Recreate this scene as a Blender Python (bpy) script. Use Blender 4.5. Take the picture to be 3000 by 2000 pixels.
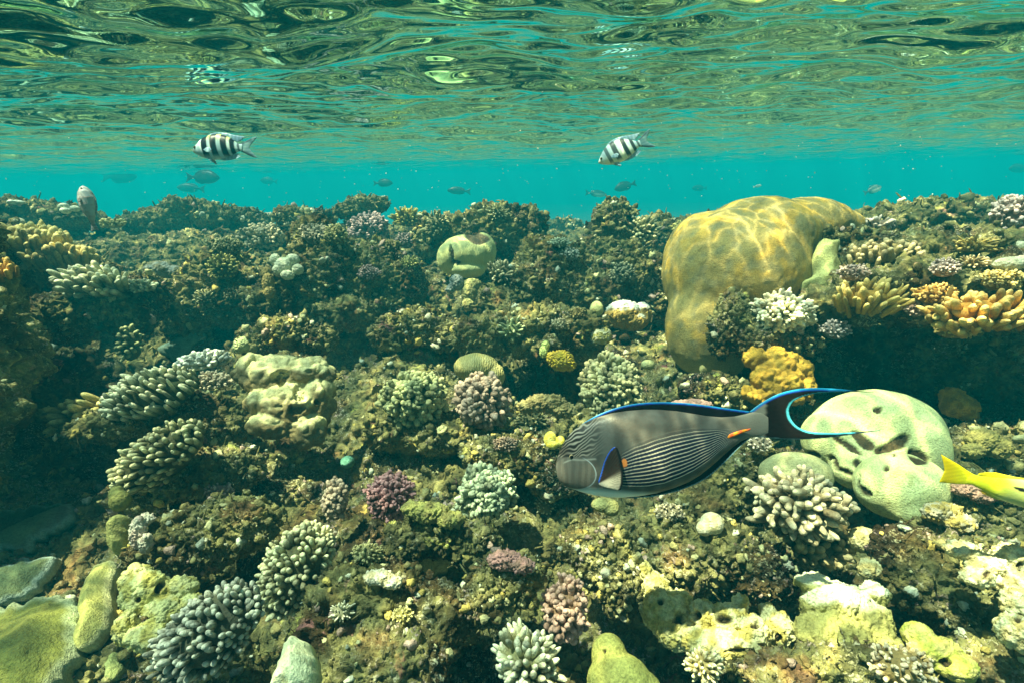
import bpy, bmesh, math, random
import numpy as np
from mathutils import Vector, Matrix
from mathutils.geometry import delaunay_2d_cdt

R = math.radians
for _o in list(bpy.data.objects):
    bpy.data.objects.remove(_o)
scene = bpy.context.scene
COL = scene.collection

# ------------------------------------------------------------------ camera
FPX = 1500.0                       # focal length in pixels of the 3000 x 2000 frame
PITCH, ROLL = 18.1, -1.2
cam_data = bpy.data.cameras.new('camera')
cam_data.sensor_width = 36.0
cam_data.lens = 36.0 * FPX / 3000.0
cam_data.clip_start = 0.02
cam_data.clip_end = 500.0
cam = bpy.data.objects.new('camera', cam_data)
COL.objects.link(cam)
CAM_M = Matrix.Rotation(R(90 - PITCH), 4, 'X') @ Matrix.Rotation(R(ROLL), 4, 'Z')
cam.matrix_world = CAM_M
scene.camera = cam
CR = np.array(CAM_M.col[0][:3]); CU = np.array(CAM_M.col[1][:3]); CB = np.array(CAM_M.col[2][:3])

# ------------------------------------------------------------------ sky and sun
SUN_DIR = Vector((-0.34, -0.05, 0.93)).normalized()
SUN_EL = math.asin(SUN_DIR.z)
world = bpy.data.worlds.new('World')
scene.world = world
world.use_nodes = True
wn = world.node_tree.nodes
sky = wn.new('ShaderNodeTexSky')
sky.sky_type = 'NISHITA'
sky.sun_disc = False
sky.sun_elevation = SUN_EL
sky.sun_rotation = math.atan2(SUN_DIR.x, SUN_DIR.y)
world.node_tree.links.new(sky.outputs[0], wn['Background'].inputs['Color'])
wn['Background'].inputs['Strength'].default_value = 0.06
sun_data = bpy.data.lights.new('sun', 'SUN')
sun_data.energy = 5.0
sun_data.angle = R(0.8)
sun_data.color = (1.0, 0.96, 0.88)
sun = bpy.data.objects.new('sun', sun_data)
sun.rotation_euler = SUN_DIR.to_track_quat('Z', 'Y').to_euler()
sun.location = SUN_DIR * 30
COL.objects.link(sun)

vs = scene.view_settings
vs.view_transform = 'Standard'
vs.look = 'None'
vs.exposure = 0.42
vs.gamma = 1.0
vs.use_curve_mapping = False
cy = scene.cycles
cy.use_denoising = True
cy.max_bounces = 7
cy.diffuse_bounces = 2
cy.glossy_bounces = 3
cy.transmission_bounces = 2
cy.transparent_max_bounces = 6
cy.volume_bounces = 0
cy.use_adaptive_sampling = True
cy.adaptive_threshold = 0.012
cy.sample_clamp_indirect = 4.0
cy.caustics_reflective = True

QUALITY = True
HAZE_DENSITY = 0.051
HAZE_COLOR = (.003, .62, .76)
WAVE = .135                         # rms slope of the ripples
SURF = 0.30                        # water surface above the camera

# ------------------------------------------------------------------ numpy noise
_rng = np.random.RandomState(7)
_G = _rng.normal(size=(256, 3)); _G /= np.linalg.norm(_G, axis=1)[:, None]
_P = _rng.permutation(256).astype(np.int32)
_P2 = np.concatenate([_P, _P])

def perlin(p, seed=0):
    p = np.asarray(p, float) + seed * 17.31
    i = np.floor(p).astype(np.int32)
    f = p - i
    i &= 255
    u = f * f * f * (f * (f * 6 - 15) + 10)
    i1 = (i + 1) & 255
    res = 0
    X = (i[:, 0], i1[:, 0]); Y = (i[:, 1], i1[:, 1]); Z = (i[:, 2], i1[:, 2])
    for a in (0, 1):
        wx = u[:, 0] if a else 1 - u[:, 0]
        pa = _P2[X[a]]
        for b in (0, 1):
            wy = u[:, 1] if b else 1 - u[:, 1]
            pb = _P2[pa + Y[b]]
            for c in (0, 1):
                wz = u[:, 2] if c else 1 - u[:, 2]
                g = _G[_P2[pb + Z[c]]]
                d = g[:, 0] * (f[:, 0] - a) + g[:, 1] * (f[:, 1] - b) + g[:, 2] * (f[:, 2] - c)
                res = res + wx * wy * wz * d
    return res * 1.5

def fbm(p, oct=4, seed=0, gain=.5, billow=False):
    s = 0; a = 1.0; t = 0
    for o in range(oct):
        n = perlin(p * (2.03 ** o), seed + o)
        s = s + a * ((np.abs(n) * 2 - .5) if billow else n)
        t += a; a *= gain
    return s / t

_RP = _rng.rand(65536)
def _h2(i, j, s):
    return _RP[((i * 7919 + j * 104729 + s * 1299709) ^ (i * 31 + j * 17)) & 65535]

def worley2(x, y, seed=0):
    """distance to the nearest of the scattered points (cells about 1 wide)"""
    i = np.floor(x).astype(np.int64); j = np.floor(y).astype(np.int64)
    best = np.full(x.shape, 9.0); cid = np.zeros(x.shape)
    for a in (-1, 0, 1):
        for b in (-1, 0, 1):
            ii = i + a; jj = j + b
            px = ii + _h2(ii, jj, seed); py = jj + _h2(ii, jj, seed + 5)
            d = (px - x) ** 2 + (py - y) ** 2
            m = d < best
            best = np.where(m, d, best)
            cid = np.where(m, _h2(ii, jj, seed + 11), cid)
    return np.sqrt(best), cid

def sstep(a, b, x):
    t = np.clip((x - a) / (b - a), 0, 1)
    return t * t * (3 - 2 * t)

# ------------------------------------------------------------------ mesh helpers
def link(o, parent=None):
    COL.objects.link(o)
    if parent is not None:
        o.parent = parent
    return o

def tag(o, label=None, cat=None, group=None, kind=None):
    if label: o['label'] = label
    if cat: o['category'] = cat
    if group: o['group'] = group
    if kind: o['kind'] = kind
    return o

def mesh_obj(name, V, F, mat, col=None, parent=None, loc=None, smooth=True):
    """ONE mesh object from vertices (n,3) and a list of face index arrays; col is a per-vertex colour"""
    V = np.asarray(V, np.float32)
    if loc is not None:
        V = V - np.asarray(loc, np.float32)
    me = bpy.data.meshes.new(name)
    F = [np.asarray(f, np.int32) for f in F if len(f)]
    nl = sum(f.size for f in F); npoly = sum(len(f) for f in F)
    me.vertices.add(len(V)); me.loops.add(nl); me.polygons.add(npoly)
    me.vertices.foreach_set('co', np.ascontiguousarray(V).ravel())
    me.loops.foreach_set('vertex_index', np.concatenate([f.ravel() for f in F]).astype(np.int32))
    tot = np.concatenate([np.full(len(f), f.shape[1], np.int32) for f in F])
    st = np.concatenate([[0], np.cumsum(tot)[:-1]]).astype(np.int32)
    me.polygons.foreach_set('loop_start', st)
    me.polygons.foreach_set('loop_total', tot)
    me.update(calc_edges=True)
    if smooth:
        me.polygons.foreach_set('use_smooth', np.ones(npoly, bool))
    if col is not None:
        c = np.asarray(col, np.float32)
        if c.ndim == 1: c = np.tile(c, (len(V), 1))
        if c.shape[1] == 3: c = np.concatenate([c, np.ones((len(c), 1), np.float32)], 1)
        a = me.color_attributes.new('Col', 'FLOAT_COLOR', 'POINT')
        a.data.foreach_set('color', np.ascontiguousarray(np.clip(c, 0, 1)).ravel())
    me.materials.append(mat)
    o = bpy.data.objects.new(name, me)
    if loc is not None:
        o.location = [float(v) for v in loc]
    link(o, parent)
    return o

def grid_faces(nr, nc, wrap=False):
    a = np.arange(nr * nc).reshape(nr, nc)
    if wrap:
        b = np.roll(a, -1, 1)
        return np.stack([a[:-1], b[:-1], b[1:], a[1:]], -1).reshape(-1, 4)
    return np.stack([a[:-1, :-1], a[:-1, 1:], a[1:, 1:], a[1:, :-1]], -1).reshape(-1, 4)

_ico = {}
def ico(n):
    if n not in _ico:
        bm = bmesh.new()
        bmesh.ops.create_icosphere(bm, subdivisions=n, radius=1.0)
        bm.verts.ensure_lookup_table()
        _ico[n] = (np.array([v.co[:] for v in bm.verts]), np.array([[v.index for v in f.verts] for f in bm.faces]))
        bm.free()
    return _ico[n]

def vnormals(V, F):
    N = np.zeros_like(V)
    for f in F:
        n = np.cross(V[f[:, 1]] - V[f[:, 0]], V[f[:, 2]] - V[f[:, 0]])
        for k in range(f.shape[1]):
            for c in range(3):
                N[:, c] += np.bincount(f[:, k], n[:, c], len(V))
    return N / np.maximum(np.linalg.norm(N, axis=1), 1e-12)[:, None]

# ------------------------------------------------------------------ materials
def new_mat(name):
    m = bpy.data.materials.new(name)
    m.use_nodes = True
    nt = m.node_tree
    return m, nt, nt.nodes, nt.nodes['Principled BSDF']

def nd(nt, typ, **kw):
    n = nt.nodes.new(typ)
    for k, v in kw.items():
        if k.startswith('in_'):
            n.inputs[k[3:].replace('_', ' ')].default_value = v
        else:
            setattr(n, k, v)
    return n

def ramp(nt, src, stops, interp='LINEAR'):
    n = nt.nodes.new('ShaderNodeValToRGB')
    n.color_ramp.interpolation = interp
    e = n.color_ramp.elements
    while len(e) < len(stops): e.new(0.5)
    for el, (p, c) in zip(e, stops):
        el.position = p
        el.color = (*c, 1) if len(c) == 3 else c
    nt.links.new(src, n.inputs[0])
    return n.outputs[0]

def mixc(nt, fac, a, b, blend='MIX'):
    n = nt.nodes.new('ShaderNodeMix')
    n.data_type = 'RGBA'; n.blend_type = blend
    for s, v in ((n.inputs[0], fac), (n.inputs[6], a), (n.inputs[7], b)):
        if isinstance(v, bpy.types.NodeSocket): nt.links.new(v, s)
        elif isinstance(v, tuple): s.default_value = (*v, 1)
        else: s.default_value = v
    return n.outputs[2]

def noise_tex(nt, vec, scale, detail=4, rough=.6, dist=0.0):
    n = nd(nt, 'ShaderNodeTexNoise', in_Scale=scale, in_Detail=detail, in_Roughness=rough, in_Distortion=dist)
    nt.links.new(vec, n.inputs['Vector'])
    return n.outputs['Fac']

def rock_material():
    m, nt, ns, b = new_mat('reef_rock')
    geo = nd(nt, 'ShaderNodeNewGeometry')
    P = geo.outputs['Position']
    n1 = noise_tex(nt, P, 5.0, 5, .62)
    n2 = noise_tex(nt, P, 34.0, 5, .65, .6)
    n3 = noise_tex(nt, P, 130.0, 4, .6, .8)
    base = ramp(nt, n1, [(.30, (.026, .019, .012)), (.41, (.085, .062, .026)), (.50, (.165, .158, .068)), (.58, (.235, .225, .098)), (.66, (.21, .135, .060)), (.76, (.16, .085, .070))])
    fine = ramp(nt, n2, [(.28, (.28, .26, .24)), (.50, (.85, .85, .78)), (.68, (1.8, 1.75, 1.45))])
    c = mixc(nt, 1.0, base, fine, 'MULTIPLY')
    spk = ramp(nt, n3, [(.54, (0, 0, 0)), (.62, (1, 1, 1))])
    big = ramp(nt, noise_tex(nt, P, 9.0, 3, .6), [(.44, (0, 0, 0)), (.60, (1, 1, 1))])
    sm = mixc(nt, 1.0, spk, big, 'MULTIPLY')
    pale = ramp(nt, noise_tex(nt, P, 21.0, 2), [(.40, (.55, .50, .27)), (.52, (.50, .50, .33)), (.60, (.44, .34, .32))])
    c = mixc(nt, sm, c, pale)
    vor = nd(nt, 'ShaderNodeTexVoronoi', in_Scale=62.0)
    nt.links.new(P, vor.inputs['Vector'])
    crust = ramp(nt, noise_tex(nt, P, 13.0, 4, .7, 1.2), [(.60, (0, 0, 0)), (.65, (1, 1, 1))])
    ccol = ramp(nt, noise_tex(nt, P, 4.3, 2), [(.36, (.26, .11, .11)), (.46, (.40, .30, .10)), (.54, (.42, .45, .13)), (.64, (.34, .17, .17))])
    c = mixc(nt, crust, c, mixc(nt, 1.0, ccol, fine, 'MULTIPLY'))
    nt.links.new(c, b.inputs['Base Color'])
    b.inputs['Roughness'].default_value = .92
    b.inputs['Specular IOR Level'].default_value = .15
    bp = nd(nt, 'ShaderNodeBump', in_Strength=.9, in_Distance=.006)
    nt.links.new(n3, bp.inputs['Height'])
    bp2 = nd(nt, 'ShaderNodeBump', in_Strength=.9, in_Distance=.016)
    nt.links.new(n2, bp2.inputs['Height'])
    nt.links.new(bp.outputs[0], bp2.inputs['Normal'])
    nt.links.new(bp2.outputs[0], b.inputs['Normal'])
    return m

def coral_material(name, scale=180.0, bump=.003, mott=.35, rough=.75, mscale=26.0, film_amt=.5):
    m, nt, ns, b = new_mat(name)
    at = nd(nt, 'ShaderNodeVertexColor', layer_name='Col')
    geo = nd(nt, 'ShaderNodeNewGeometry')
    P = geo.outputs['Position']
    n1 = noise_tex(nt, P, mscale, 5, .65)
    k = 1 - mott
    v = ramp(nt, n1, [(.30, (k, k, k * .96)), (.5, (1, 1, 1)), (.70, (1 + mott, 1 + mott, 1 + mott * .8))])
    c = mixc(nt, 1.0, at.outputs['Color'], v, 'MULTIPLY')
    n2 = noise_tex(nt, P, scale, 3, .7)
    film = ramp(nt, noise_tex(nt, P, mscale * 2.2, 6, .75, .8), [(.56, (1, 1, 1)), (.66, (.52, .48, .34))])
    c = mixc(nt, film_amt, c, film, 'MULTIPLY')
    v2 = ramp(nt, n2, [(.35, (.72, .72, .70)), (.6, (1.15, 1.15, 1.12))])
    c = mixc(nt, 1.0, c, v2, 'MULTIPLY')
    nt.links.new(c, b.inputs['Base Color'])
    b.inputs['Roughness'].default_value = rough
    b.inputs['Specular IOR Level'].default_value = .25
    bp = nd(nt, 'ShaderNodeBump', in_Strength=.8, in_Distance=bump)
    nt.links.new(n2, bp.inputs['Height'])
    bp2 = nd(nt, 'ShaderNodeBump', in_Strength=.6, in_Distance=bump * 3)
    nt.links.new(n1, bp2.inputs['Height'])
    nt.links.new(bp.outputs[0], bp2.inputs['Normal'])
    nt.links.new(bp2.outputs[0], b.inputs['Normal'])
    return m

def brain_material():
    """smooth colony with fine winding ridges"""
    m, nt, ns, b = new_mat('brain_coral')
    at = nd(nt, 'ShaderNodeVertexColor', layer_name='Col')
    geo = nd(nt, 'ShaderNodeNewGeometry')
    w = nd(nt, 'ShaderNodeTexWave', in_Scale=44.0, in_Distortion=7.0, in_Detail=3.0, in_Detail_Scale=1.8)
    nt.links.new(geo.outputs['Position'], w.inputs['Vector'])
    v = ramp(nt, w.outputs['Fac'], [(.1, (.84, .84, .80)), (.6, (1.06, 1.06, 1.06))])
    nt.links.new(mixc(nt, 1.0, at.outputs['Color'], v, 'MULTIPLY'), b.inputs['Base Color'])
    b.inputs['Roughness'].default_value = .7
    bp = nd(nt, 'ShaderNodeBump', in_Strength=.5, in_Distance=.004)
    nt.links.new(w.outputs['Fac'], bp.inputs['Height'])
    nt.links.new(bp.outputs[0], b.inputs['Normal'])
    return m

def fish_material():
    m, nt, ns, b = new_mat('fish_skin')
    at = nd(nt, 'ShaderNodeVertexColor', layer_name='Col')
    nt.links.new(at.outputs['Color'], b.inputs['Base Color'])
    b.inputs['Roughness'].default_value = .38
    b.inputs['Specular IOR Level'].default_value = .16
    geo = nd(nt, 'ShaderNodeNewGeometry')
    vor = nd(nt, 'ShaderNodeTexVoronoi', in_Scale=420.0)
    nt.links.new(geo.outputs['Position'], vor.inputs['Vector'])
    bp = nd(nt, 'ShaderNodeBump', in_Strength=.12, in_Distance=.001)
    nt.links.new(vor.outputs['Distance'], bp.inputs['Height'])
    nt.links.new(bp.outputs[0], b.inputs['Normal'])
    return m

def water_material():
    """sea surface: mirrors beyond the critical angle, lets light through inside it; a cell pattern in the
    transparent colour paints a net of brighter lines (caustics) into the passing sunlight"""
    m = bpy.data.materials.new('water_surface')
    m.use_nodes = True
    nt = m.node_tree
    nt.nodes.clear()
    out = nd(nt, 'ShaderNodeOutputMaterial')
    fr = nd(nt, 'ShaderNodeFresnel', in_IOR=1.333)
    gl = nd(nt, 'ShaderNodeBsdfGlossy', in_Roughness=.035)
    gl.inputs['Color'].default_value = (.60, 1, .92, 1)
    tr = nd(nt, 'ShaderNodeBsdfTransparent')
    geo = nd(nt, 'ShaderNodeNewGeometry')
    P = geo.outputs['Position']
    wv = nd(nt, 'ShaderNodeTexNoise', in_Scale=4.6, in_Detail=3.5, in_Roughness=.55)
    nt.links.new(P, wv.inputs['Vector'])
    add = nd(nt, 'ShaderNodeVectorMath', operation='MULTIPLY_ADD')
    nt.links.new(wv.outputs['Color'], add.inputs[0])
    add.inputs[1].default_value = (.30, .30, 0)
    nt.links.new(P, add.inputs[2])
    tot = None
    for sc, off in ((6.0, 0.0), (13.0, 3.7)):
        mp = nd(nt, 'ShaderNodeMapping')
        mp.inputs['Location'].default_value = (off, off * 1.7, 0)
        nt.links.new(add.outputs[0], mp.inputs['Vector'])
        vo = nd(nt, 'ShaderNodeTexVoronoi', in_Scale=sc, feature='DISTANCE_TO_EDGE', voronoi_dimensions='2D')
        nt.links.new(mp.outputs[0], vo.inputs['Vector'])
        r = ramp(nt, vo.outputs['Distance'], [(0.0, (1, 1, 1)), (.045, (.36, .36, .36)), (.13, (.13, .13, .13)), (.34, (0, 0, 0))])
        tot = r if tot is None else mixc(nt, .42, tot, r)
    big = noise_tex(nt, P, 2.6, 2, .5)
    k = mixc(nt, 1.0, tot, ramp(nt, big, [(.34, (.15, .15, .15)), (.66, (1.6, 1.6, 1.6))]), 'MULTIPLY')
    mul = nd(nt, 'ShaderNodeVectorMath', operation='MULTIPLY_ADD')
    nt.links.new(k, mul.inputs[0])
    mul.inputs[1].default_value = CAUSTIC_GAIN
    mul.inputs[2].default_value = CAUSTIC_BASE
    nt.links.new(mul.outputs[0], tr.inputs['Color'])  # caustic lines are painted into the transmission colour
    mix = nd(nt, 'ShaderNodeMixShader')
    nt.links.new(fr.outputs[0], mix.inputs[0])
    nt.links.new(tr.outputs[0], mix.inputs[1])
    nt.links.new(gl.outputs[0], mix.inputs[2])
    nt.links.new(mix.outputs[0], out.inputs['Surface'])
    return m

CAUSTIC_GAIN = (3.1, 3.1, 1.9)
CAUSTIC_BASE = (.53, .76, .68)
M_ROCK = rock_material()
M_CORAL = coral_material('coral_skin')
M_SMOOTH = coral_material('smooth_coral', scale=300.0, bump=.0042, mott=.26, mscale=13.0, film_amt=.55)
M_PLATE = coral_material('plate_coral', scale=240.0, bump=.0045, mott=.34, mscale=22.0, film_amt=.85)
M_BRAIN = brain_material()
M_FISH = fish_material()
M_WATER = water_material()

# ------------------------------------------------------------------ pixel -> place
def ray(x, y):
    return (x - 1500) / FPX * CR + (1000 - y) / FPX * CU - CB

def pt(x, y, D):
    return ray(x, y) * D

_ROWS = [560, 590, 620, 700, 800, 1000, 1250, 1500, 2000, 2300]
_YS = [5.6, 5.0, 4.5, 3.6, 2.8, 1.95, 1.35, 1.0, .62, .48]
def depth_of_row(y):
    """usual distance (along the view) of the reef slope seen at a row"""
    Y = float(np.interp(y, _ROWS, _YS))
    return Y / ray(1500, y)[1]

_prof_y = [-3, 0.0, .48, .62, 1.0, 1.35, 1.95, 2.8, 3.6, 4.3, 5.0, 5.7, 7.0, 9, 12, 30, 70]
_prof_z = [-.95, -.86, -.81, -.79, -.74, -.705, -.645, -.555, -.48, -.44, -.47, -.60, -.86, -1.1, -1.7, -3.2, -5]

# hollows and rises of the slope: (px, py, radius x, radius y in metres, height)
_BUMPS = [
    (120, 1140, .42, .36, -.58), (280, 1000, .26, .22, -.30), (0, 1330, .26, .20, -.40), (40, 930, .30, .22, -.14),
    (1560, 1085, .18, .15, -.30), (1720, 1120, .12, .10, -.12), (1100, 960, .28, .18, -.26), (1250, 900, .22, .16, -.14), (700, 900, .22, .16, -.14), (1780, 960, .14, .1, -.12), (520, 980, .2, .14, -.16),
    (2720, 1160, .30, .14, -.20), (2470, 1120, .20, .10, -.14), (3000, 1160, .30, .16, -.20), (420, 870, .20, .22, -.15),
    (960, 1260, .10, .10, -.09), (1340, 1280, .07, .05, -.05), (790, 1960, .07, .08, -.16), (1640, 1690, .05, .05, -.06),
    (460, 1490, .08, .05, -.06), (1030, 1400, .10, .06, -.04), (2150, 1480, .06, .05, -.05),
    (620, 700, .5, .3, .06), (150, 690, .4, .3, .05), (1180, 1650, .14, .10, .05), (2300, 1560, .12, .1, .04),
    (1650, 640, .26, 1.3, -.40), (1250, 590, .30, .4, -.05), (2750, 640, .6, .4, .06), (1500, 1380, .18, .10, .03),
]
_BW = []
for (bx, by, rx, ry, h) in _BUMPS:
    p = pt(bx, by, depth_of_row(by))
    _BW.append((p[0], p[1], rx, ry, h))

def Hmacro(x, y):
    z = np.interp(y, _prof_y, _prof_z)
    for (cx, cy_, rx, ry, h) in _BW:
        z = z + h * np.exp(-((x - cx) / rx) ** 2 - ((y - cy_) / ry) ** 2)
    q = np.stack([x, y, np.zeros_like(x)], -1)
    z = z + .07 * perlin(q * 1.7, 3) * sstep(.3, 2.0, y) + .03 * perlin(q * 4.3, 5)
    z = z + .055 * (.45 - 2 * np.abs(perlin(q * 3.1, 8))) * sstep(1.0, 2.2, y)
    return z

def hit(x, y):
    """distances along the view at which rays through the pixels meet the slope"""
    x = np.atleast_1d(np.asarray(x, float)); y = np.atleast_1d(np.asarray(y, float))
    d = (x[:, None] - 1500) / FPX * CR + (1000 - y[:, None]) / FPX * CU - CB
    t = np.geomspace(.35, 40, 420)
    P = d[:, None, :] * t[None, :, None]
    g = P[..., 2] - Hmacro(P[..., 0].ravel(), P[..., 1].ravel()).reshape(P.shape[:2])
    below = g < 0
    k = np.where(below.any(1), below.argmax(1), len(t) - 1)
    k0 = np.maximum(k - 1, 0)
    i = np.arange(len(x))
    g0, g1 = g[i, k0], g[i, k]
    w = np.clip(np.where(np.abs(g0 - g1) > 1e-9, g0 / (g0 - g1), 1), 0, 1)
    return t[k0] + (t[k] - t[k0]) * w

# ------------------------------------------------------------------ the reef slope (ground)
SURFACES = []                       # points of bare reef on which turf and rubble sit

def build_ground():
    na, nr = (1150, 1150) if QUALITY else (600, 600)
    az = np.radians(np.linspace(-72, 72, na))
    r = np.concatenate([np.geomspace(.55, 7.5, nr), np.geomspace(7.7, 90, 130)])
    A, Rr = np.meshgrid(az, r)
    x = (Rr * np.sin(A)).ravel(); y = (Rr * np.cos(A)).ravel() - .55
    z = Hmacro(x, y)
    q = np.stack([x, y, z], -1)
    far = np.clip(np.hypot(x, y) / 3.0, .5, 2.5)
    wx = x + .10 * perlin(q * 5, 21); wy = y + .10 * perlin(q * 5, 22)
    w1, c1 = worley2(wx * 4.2, wy * 4.2, 1)
    w2, c2 = worley2(wx * 11.0, wy * 11.0, 2)
    lump = (.55 - w1) * .055 * (.4 + 1.2 * c1) + (.5 - w2) * .026 * (.3 + 1.4 * c2)
    z2 = z + lump * far ** .6 + .05 * fbm(q * 9, 4, 30, billow=True) * far ** .5
    nc = na
    V = np.stack([x, y, z2], -1)
    F = grid_faces(len(r), nc)
    N = vnormals(V, [F])
    q = V
    d = .017 * fbm(q * np.array([30, 30, 30]), 3, 40, .6, billow=True) + .012 * perlin(q * 62, 44) + .008 * perlin(q * 140, 45)
    d = d * (.5 + .9 * sstep(-.3, .5, perlin(q * 6, 46)))
    side = np.stack([perlin(q * 26, 50), perlin(q * 26, 51), perlin(q * 26, 52) * .3], -1) * .018
    V = V + N * d[:, None] + side * np.clip(np.hypot(x, y), .6, 3)[:, None] ** .5
    rr = np.hypot(V[:, 0], V[:, 1])
    k = np.where((rr < 6.0) & (V[:, 1] > .3) & (np.abs(V[:, 0]) < 1.25 * V[:, 1] + .3))[0]
    SURFACES.append((V[k], N[k]))
    o = mesh_obj('ground', V, [F], M_ROCK)
    tag(o, kind='structure')
    return o

def build_water():
    na, nr = (1000, 1000) if QUALITY else (600, 600)
    az = np.radians(np.linspace(-88, 88, na))
    r = np.concatenate([[.02], np.geomspace(.5, 14, nr), np.geomspace(14.3, 95, 160)])
    A, Rr = np.meshgrid(az, r)
    x = (Rr * np.sin(A)).ravel(); y = (Rr * np.cos(A)).ravel() - 2.0
    rs = np.random.RandomState(5)
    z = np.zeros_like(x)
    dist = np.hypot(x, y)
    q = np.stack([x, y, np.zeros_like(x)], -1)
    gx = x + .10 * perlin(q * 2.0, 61); gy = y + .10 * perlin(q * 2.0, 62)
    nw = 56
    for i in range(nw):
        lam = .095 * (15.0 ** rs.rand())
        th = rs.normal(R(78), R(46))
        k = 2 * math.pi / lam
        slope = WAVE * math.sqrt(2 / nw) * rs.uniform(.6, 1.4)
        s = np.sin(k * (math.cos(th) * gx + math.sin(th) * gy) + rs.uniform(0, 6.28))
        fade = 1 if lam > .5 else np.clip(1.4 - dist / (lam * 60), .12, 1)
        z += slope / k * (s + .18 * s * s) * fade
    z += .019 * perlin(q * np.array([1.5, 3.2, 1]), 63) + .0044 * perlin(q * np.array([8, 20, 1]), 64) * np.clip(1.2 - dist / 9, 0, 1)
    near = sstep(-.2, .9, y)
    V = np.stack([x, y, SURF + z * (.3 + .7 * near)], -1)
    o = mesh_obj('water', V, [grid_faces(len(r), na)], M_WATER)
    tag(o, kind='structure')
    return float(V[:, 2].max())

def build_haze(top):
    m = bpy.data.materials.new('haze')
    m.use_nodes = True
    nt = m.node_tree
    nt.nodes.clear()
    out = nd(nt, 'ShaderNodeOutputMaterial')
    pv = nd(nt, 'ShaderNodeVolumePrincipled')
    pv.inputs['Color'].default_value = (*HAZE_COLOR, 1)
    pv.inputs['Density'].default_value = HAZE_DENSITY
    pv.inputs['Anisotropy'].default_value = 0.0
    nt.links.new(pv.outputs[0], out.inputs['Volume'])
    x, y0, y1, z0, z1 = 97.0, -8.0, 97.0, -9.0, top
    V = np.array([(sx * x, yy, zz) for zz in (z0, z1) for yy in (y0, y1) for sx in (-1, 1)])
    F = np.array([(0, 2, 3, 1), (4, 5, 7, 6), (0, 1, 5, 4), (2, 6, 7, 3), (0, 4, 6, 2), (1, 3, 7, 5)])
    o = mesh_obj('haze', V, [F], m, smooth=False)
    tag(o, kind='stuff')

ROCKS = []                          # (vertices, faces) of the rocks built so far
_bvh = [None, 0]
def seat(x, y, D=None, reach=1.3):
    """distance at which the ray through a pixel meets the built reef; D is the guess kept when it meets nothing near"""
    from mathutils.bvhtree import BVHTree
    t = float(hit(x, min(y, 1990))[0])
    if _bvh[1] != len(ROCKS):
        V = []; F = []; k = 0
        for v, fs in ROCKS:
            V += v.tolist()
            for f in fs: F += (f + k).tolist()
            k += len(v)
        _bvh[0] = BVHTree.FromPolygons(V, F); _bvh[1] = len(ROCKS)
    if _bvh[0] is not None:
        d = Vector(ray(x, y)); ln = d.length
        h = _bvh[0].ray_cast(Vector((0, 0, 0)), d.normalized(), 30)
        if h[0] is not None: t = min(t, h[3] / ln)
    if D is not None and (t > reach * D): return D
    return t

# ------------------------------------------------------------------ growing things
def frame(cx, cy_, D):
    """centre and metres per pixel of a spot seen at (cx, cy) at a distance"""
    return pt(cx, cy_, D), D / FPX

def fingers_mesh(P0, P1, rad, K=7, bend=None, prof=None):
    """many tapered round-tipped fingers; returns vertices, faces and the 0..1 height along each finger"""
    ts, rr = prof if prof else ([0, .4, .72, .88, .96, 1.0], [.95, 1.0, .98, .80, .50, .12])
    n = len(P0)
    ax = P1 - P0
    L = np.linalg.norm(ax, axis=1)[:, None]
    a = ax / np.maximum(L, 1e-9)
    ref = np.where(np.abs(a[:, 2:3]) > .9, np.array([[1., 0, 0]]), np.array([[0., 0, 1]]))
    u = np.cross(a, ref); u /= np.linalg.norm(u, axis=1)[:, None]
    v = np.cross(a, u)
    ang = np.linspace(0, 2 * math.pi, K, endpoint=False)
    rings = []
    for t, q in zip(ts, rr):
        c = P0 + ax * t
        if bend is not None: c = c + bend * (t * t)
        ring = c[:, None, :] + (rad[:, None, None] * q) * (np.cos(ang)[None, :, None] * u[:, None, :] + np.sin(ang)[None, :, None] * v[:, None, :])
        rings.append(ring)
    V = np.stack(rings, 1)                                # n, T, K, 3
    T = len(ts)
    base = grid_faces(T, K, wrap=True)
    cap = np.array([[(T - 1) * K + i for i in range(K)]])
    off = (np.arange(n) * T * K)[:, None, None]
    Fq = (base[None] + off).reshape(-1, 4)
    Fc = (cap[None] + off).reshape(-1, K)
    tt = np.tile(np.repeat(np.array(ts), K), n)
    return V.reshape(-1, 3), [Fq, Fc], tt

def fib_dirs(n):
    i = np.arange(n) + .5
    ph = np.arccos(1 - 2 * i / n); th = math.pi * (1 + 5 ** .5) * i
    return np.stack([np.cos(th) * np.sin(ph), np.sin(th) * np.sin(ph), np.cos(ph)], -1)

def merge(parts):
    V = []; F = []; C = []; k = 0
    for v, f, c in parts:
        V.append(v); C.append(c)
        F += [q + k for q in f]
        k += len(v)
    by = {}
    for f in F: by.setdefault(f.shape[1], []).append(f)
    return np.concatenate(V), [np.concatenate(f) for f in by.values()], np.concatenate(C)

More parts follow.
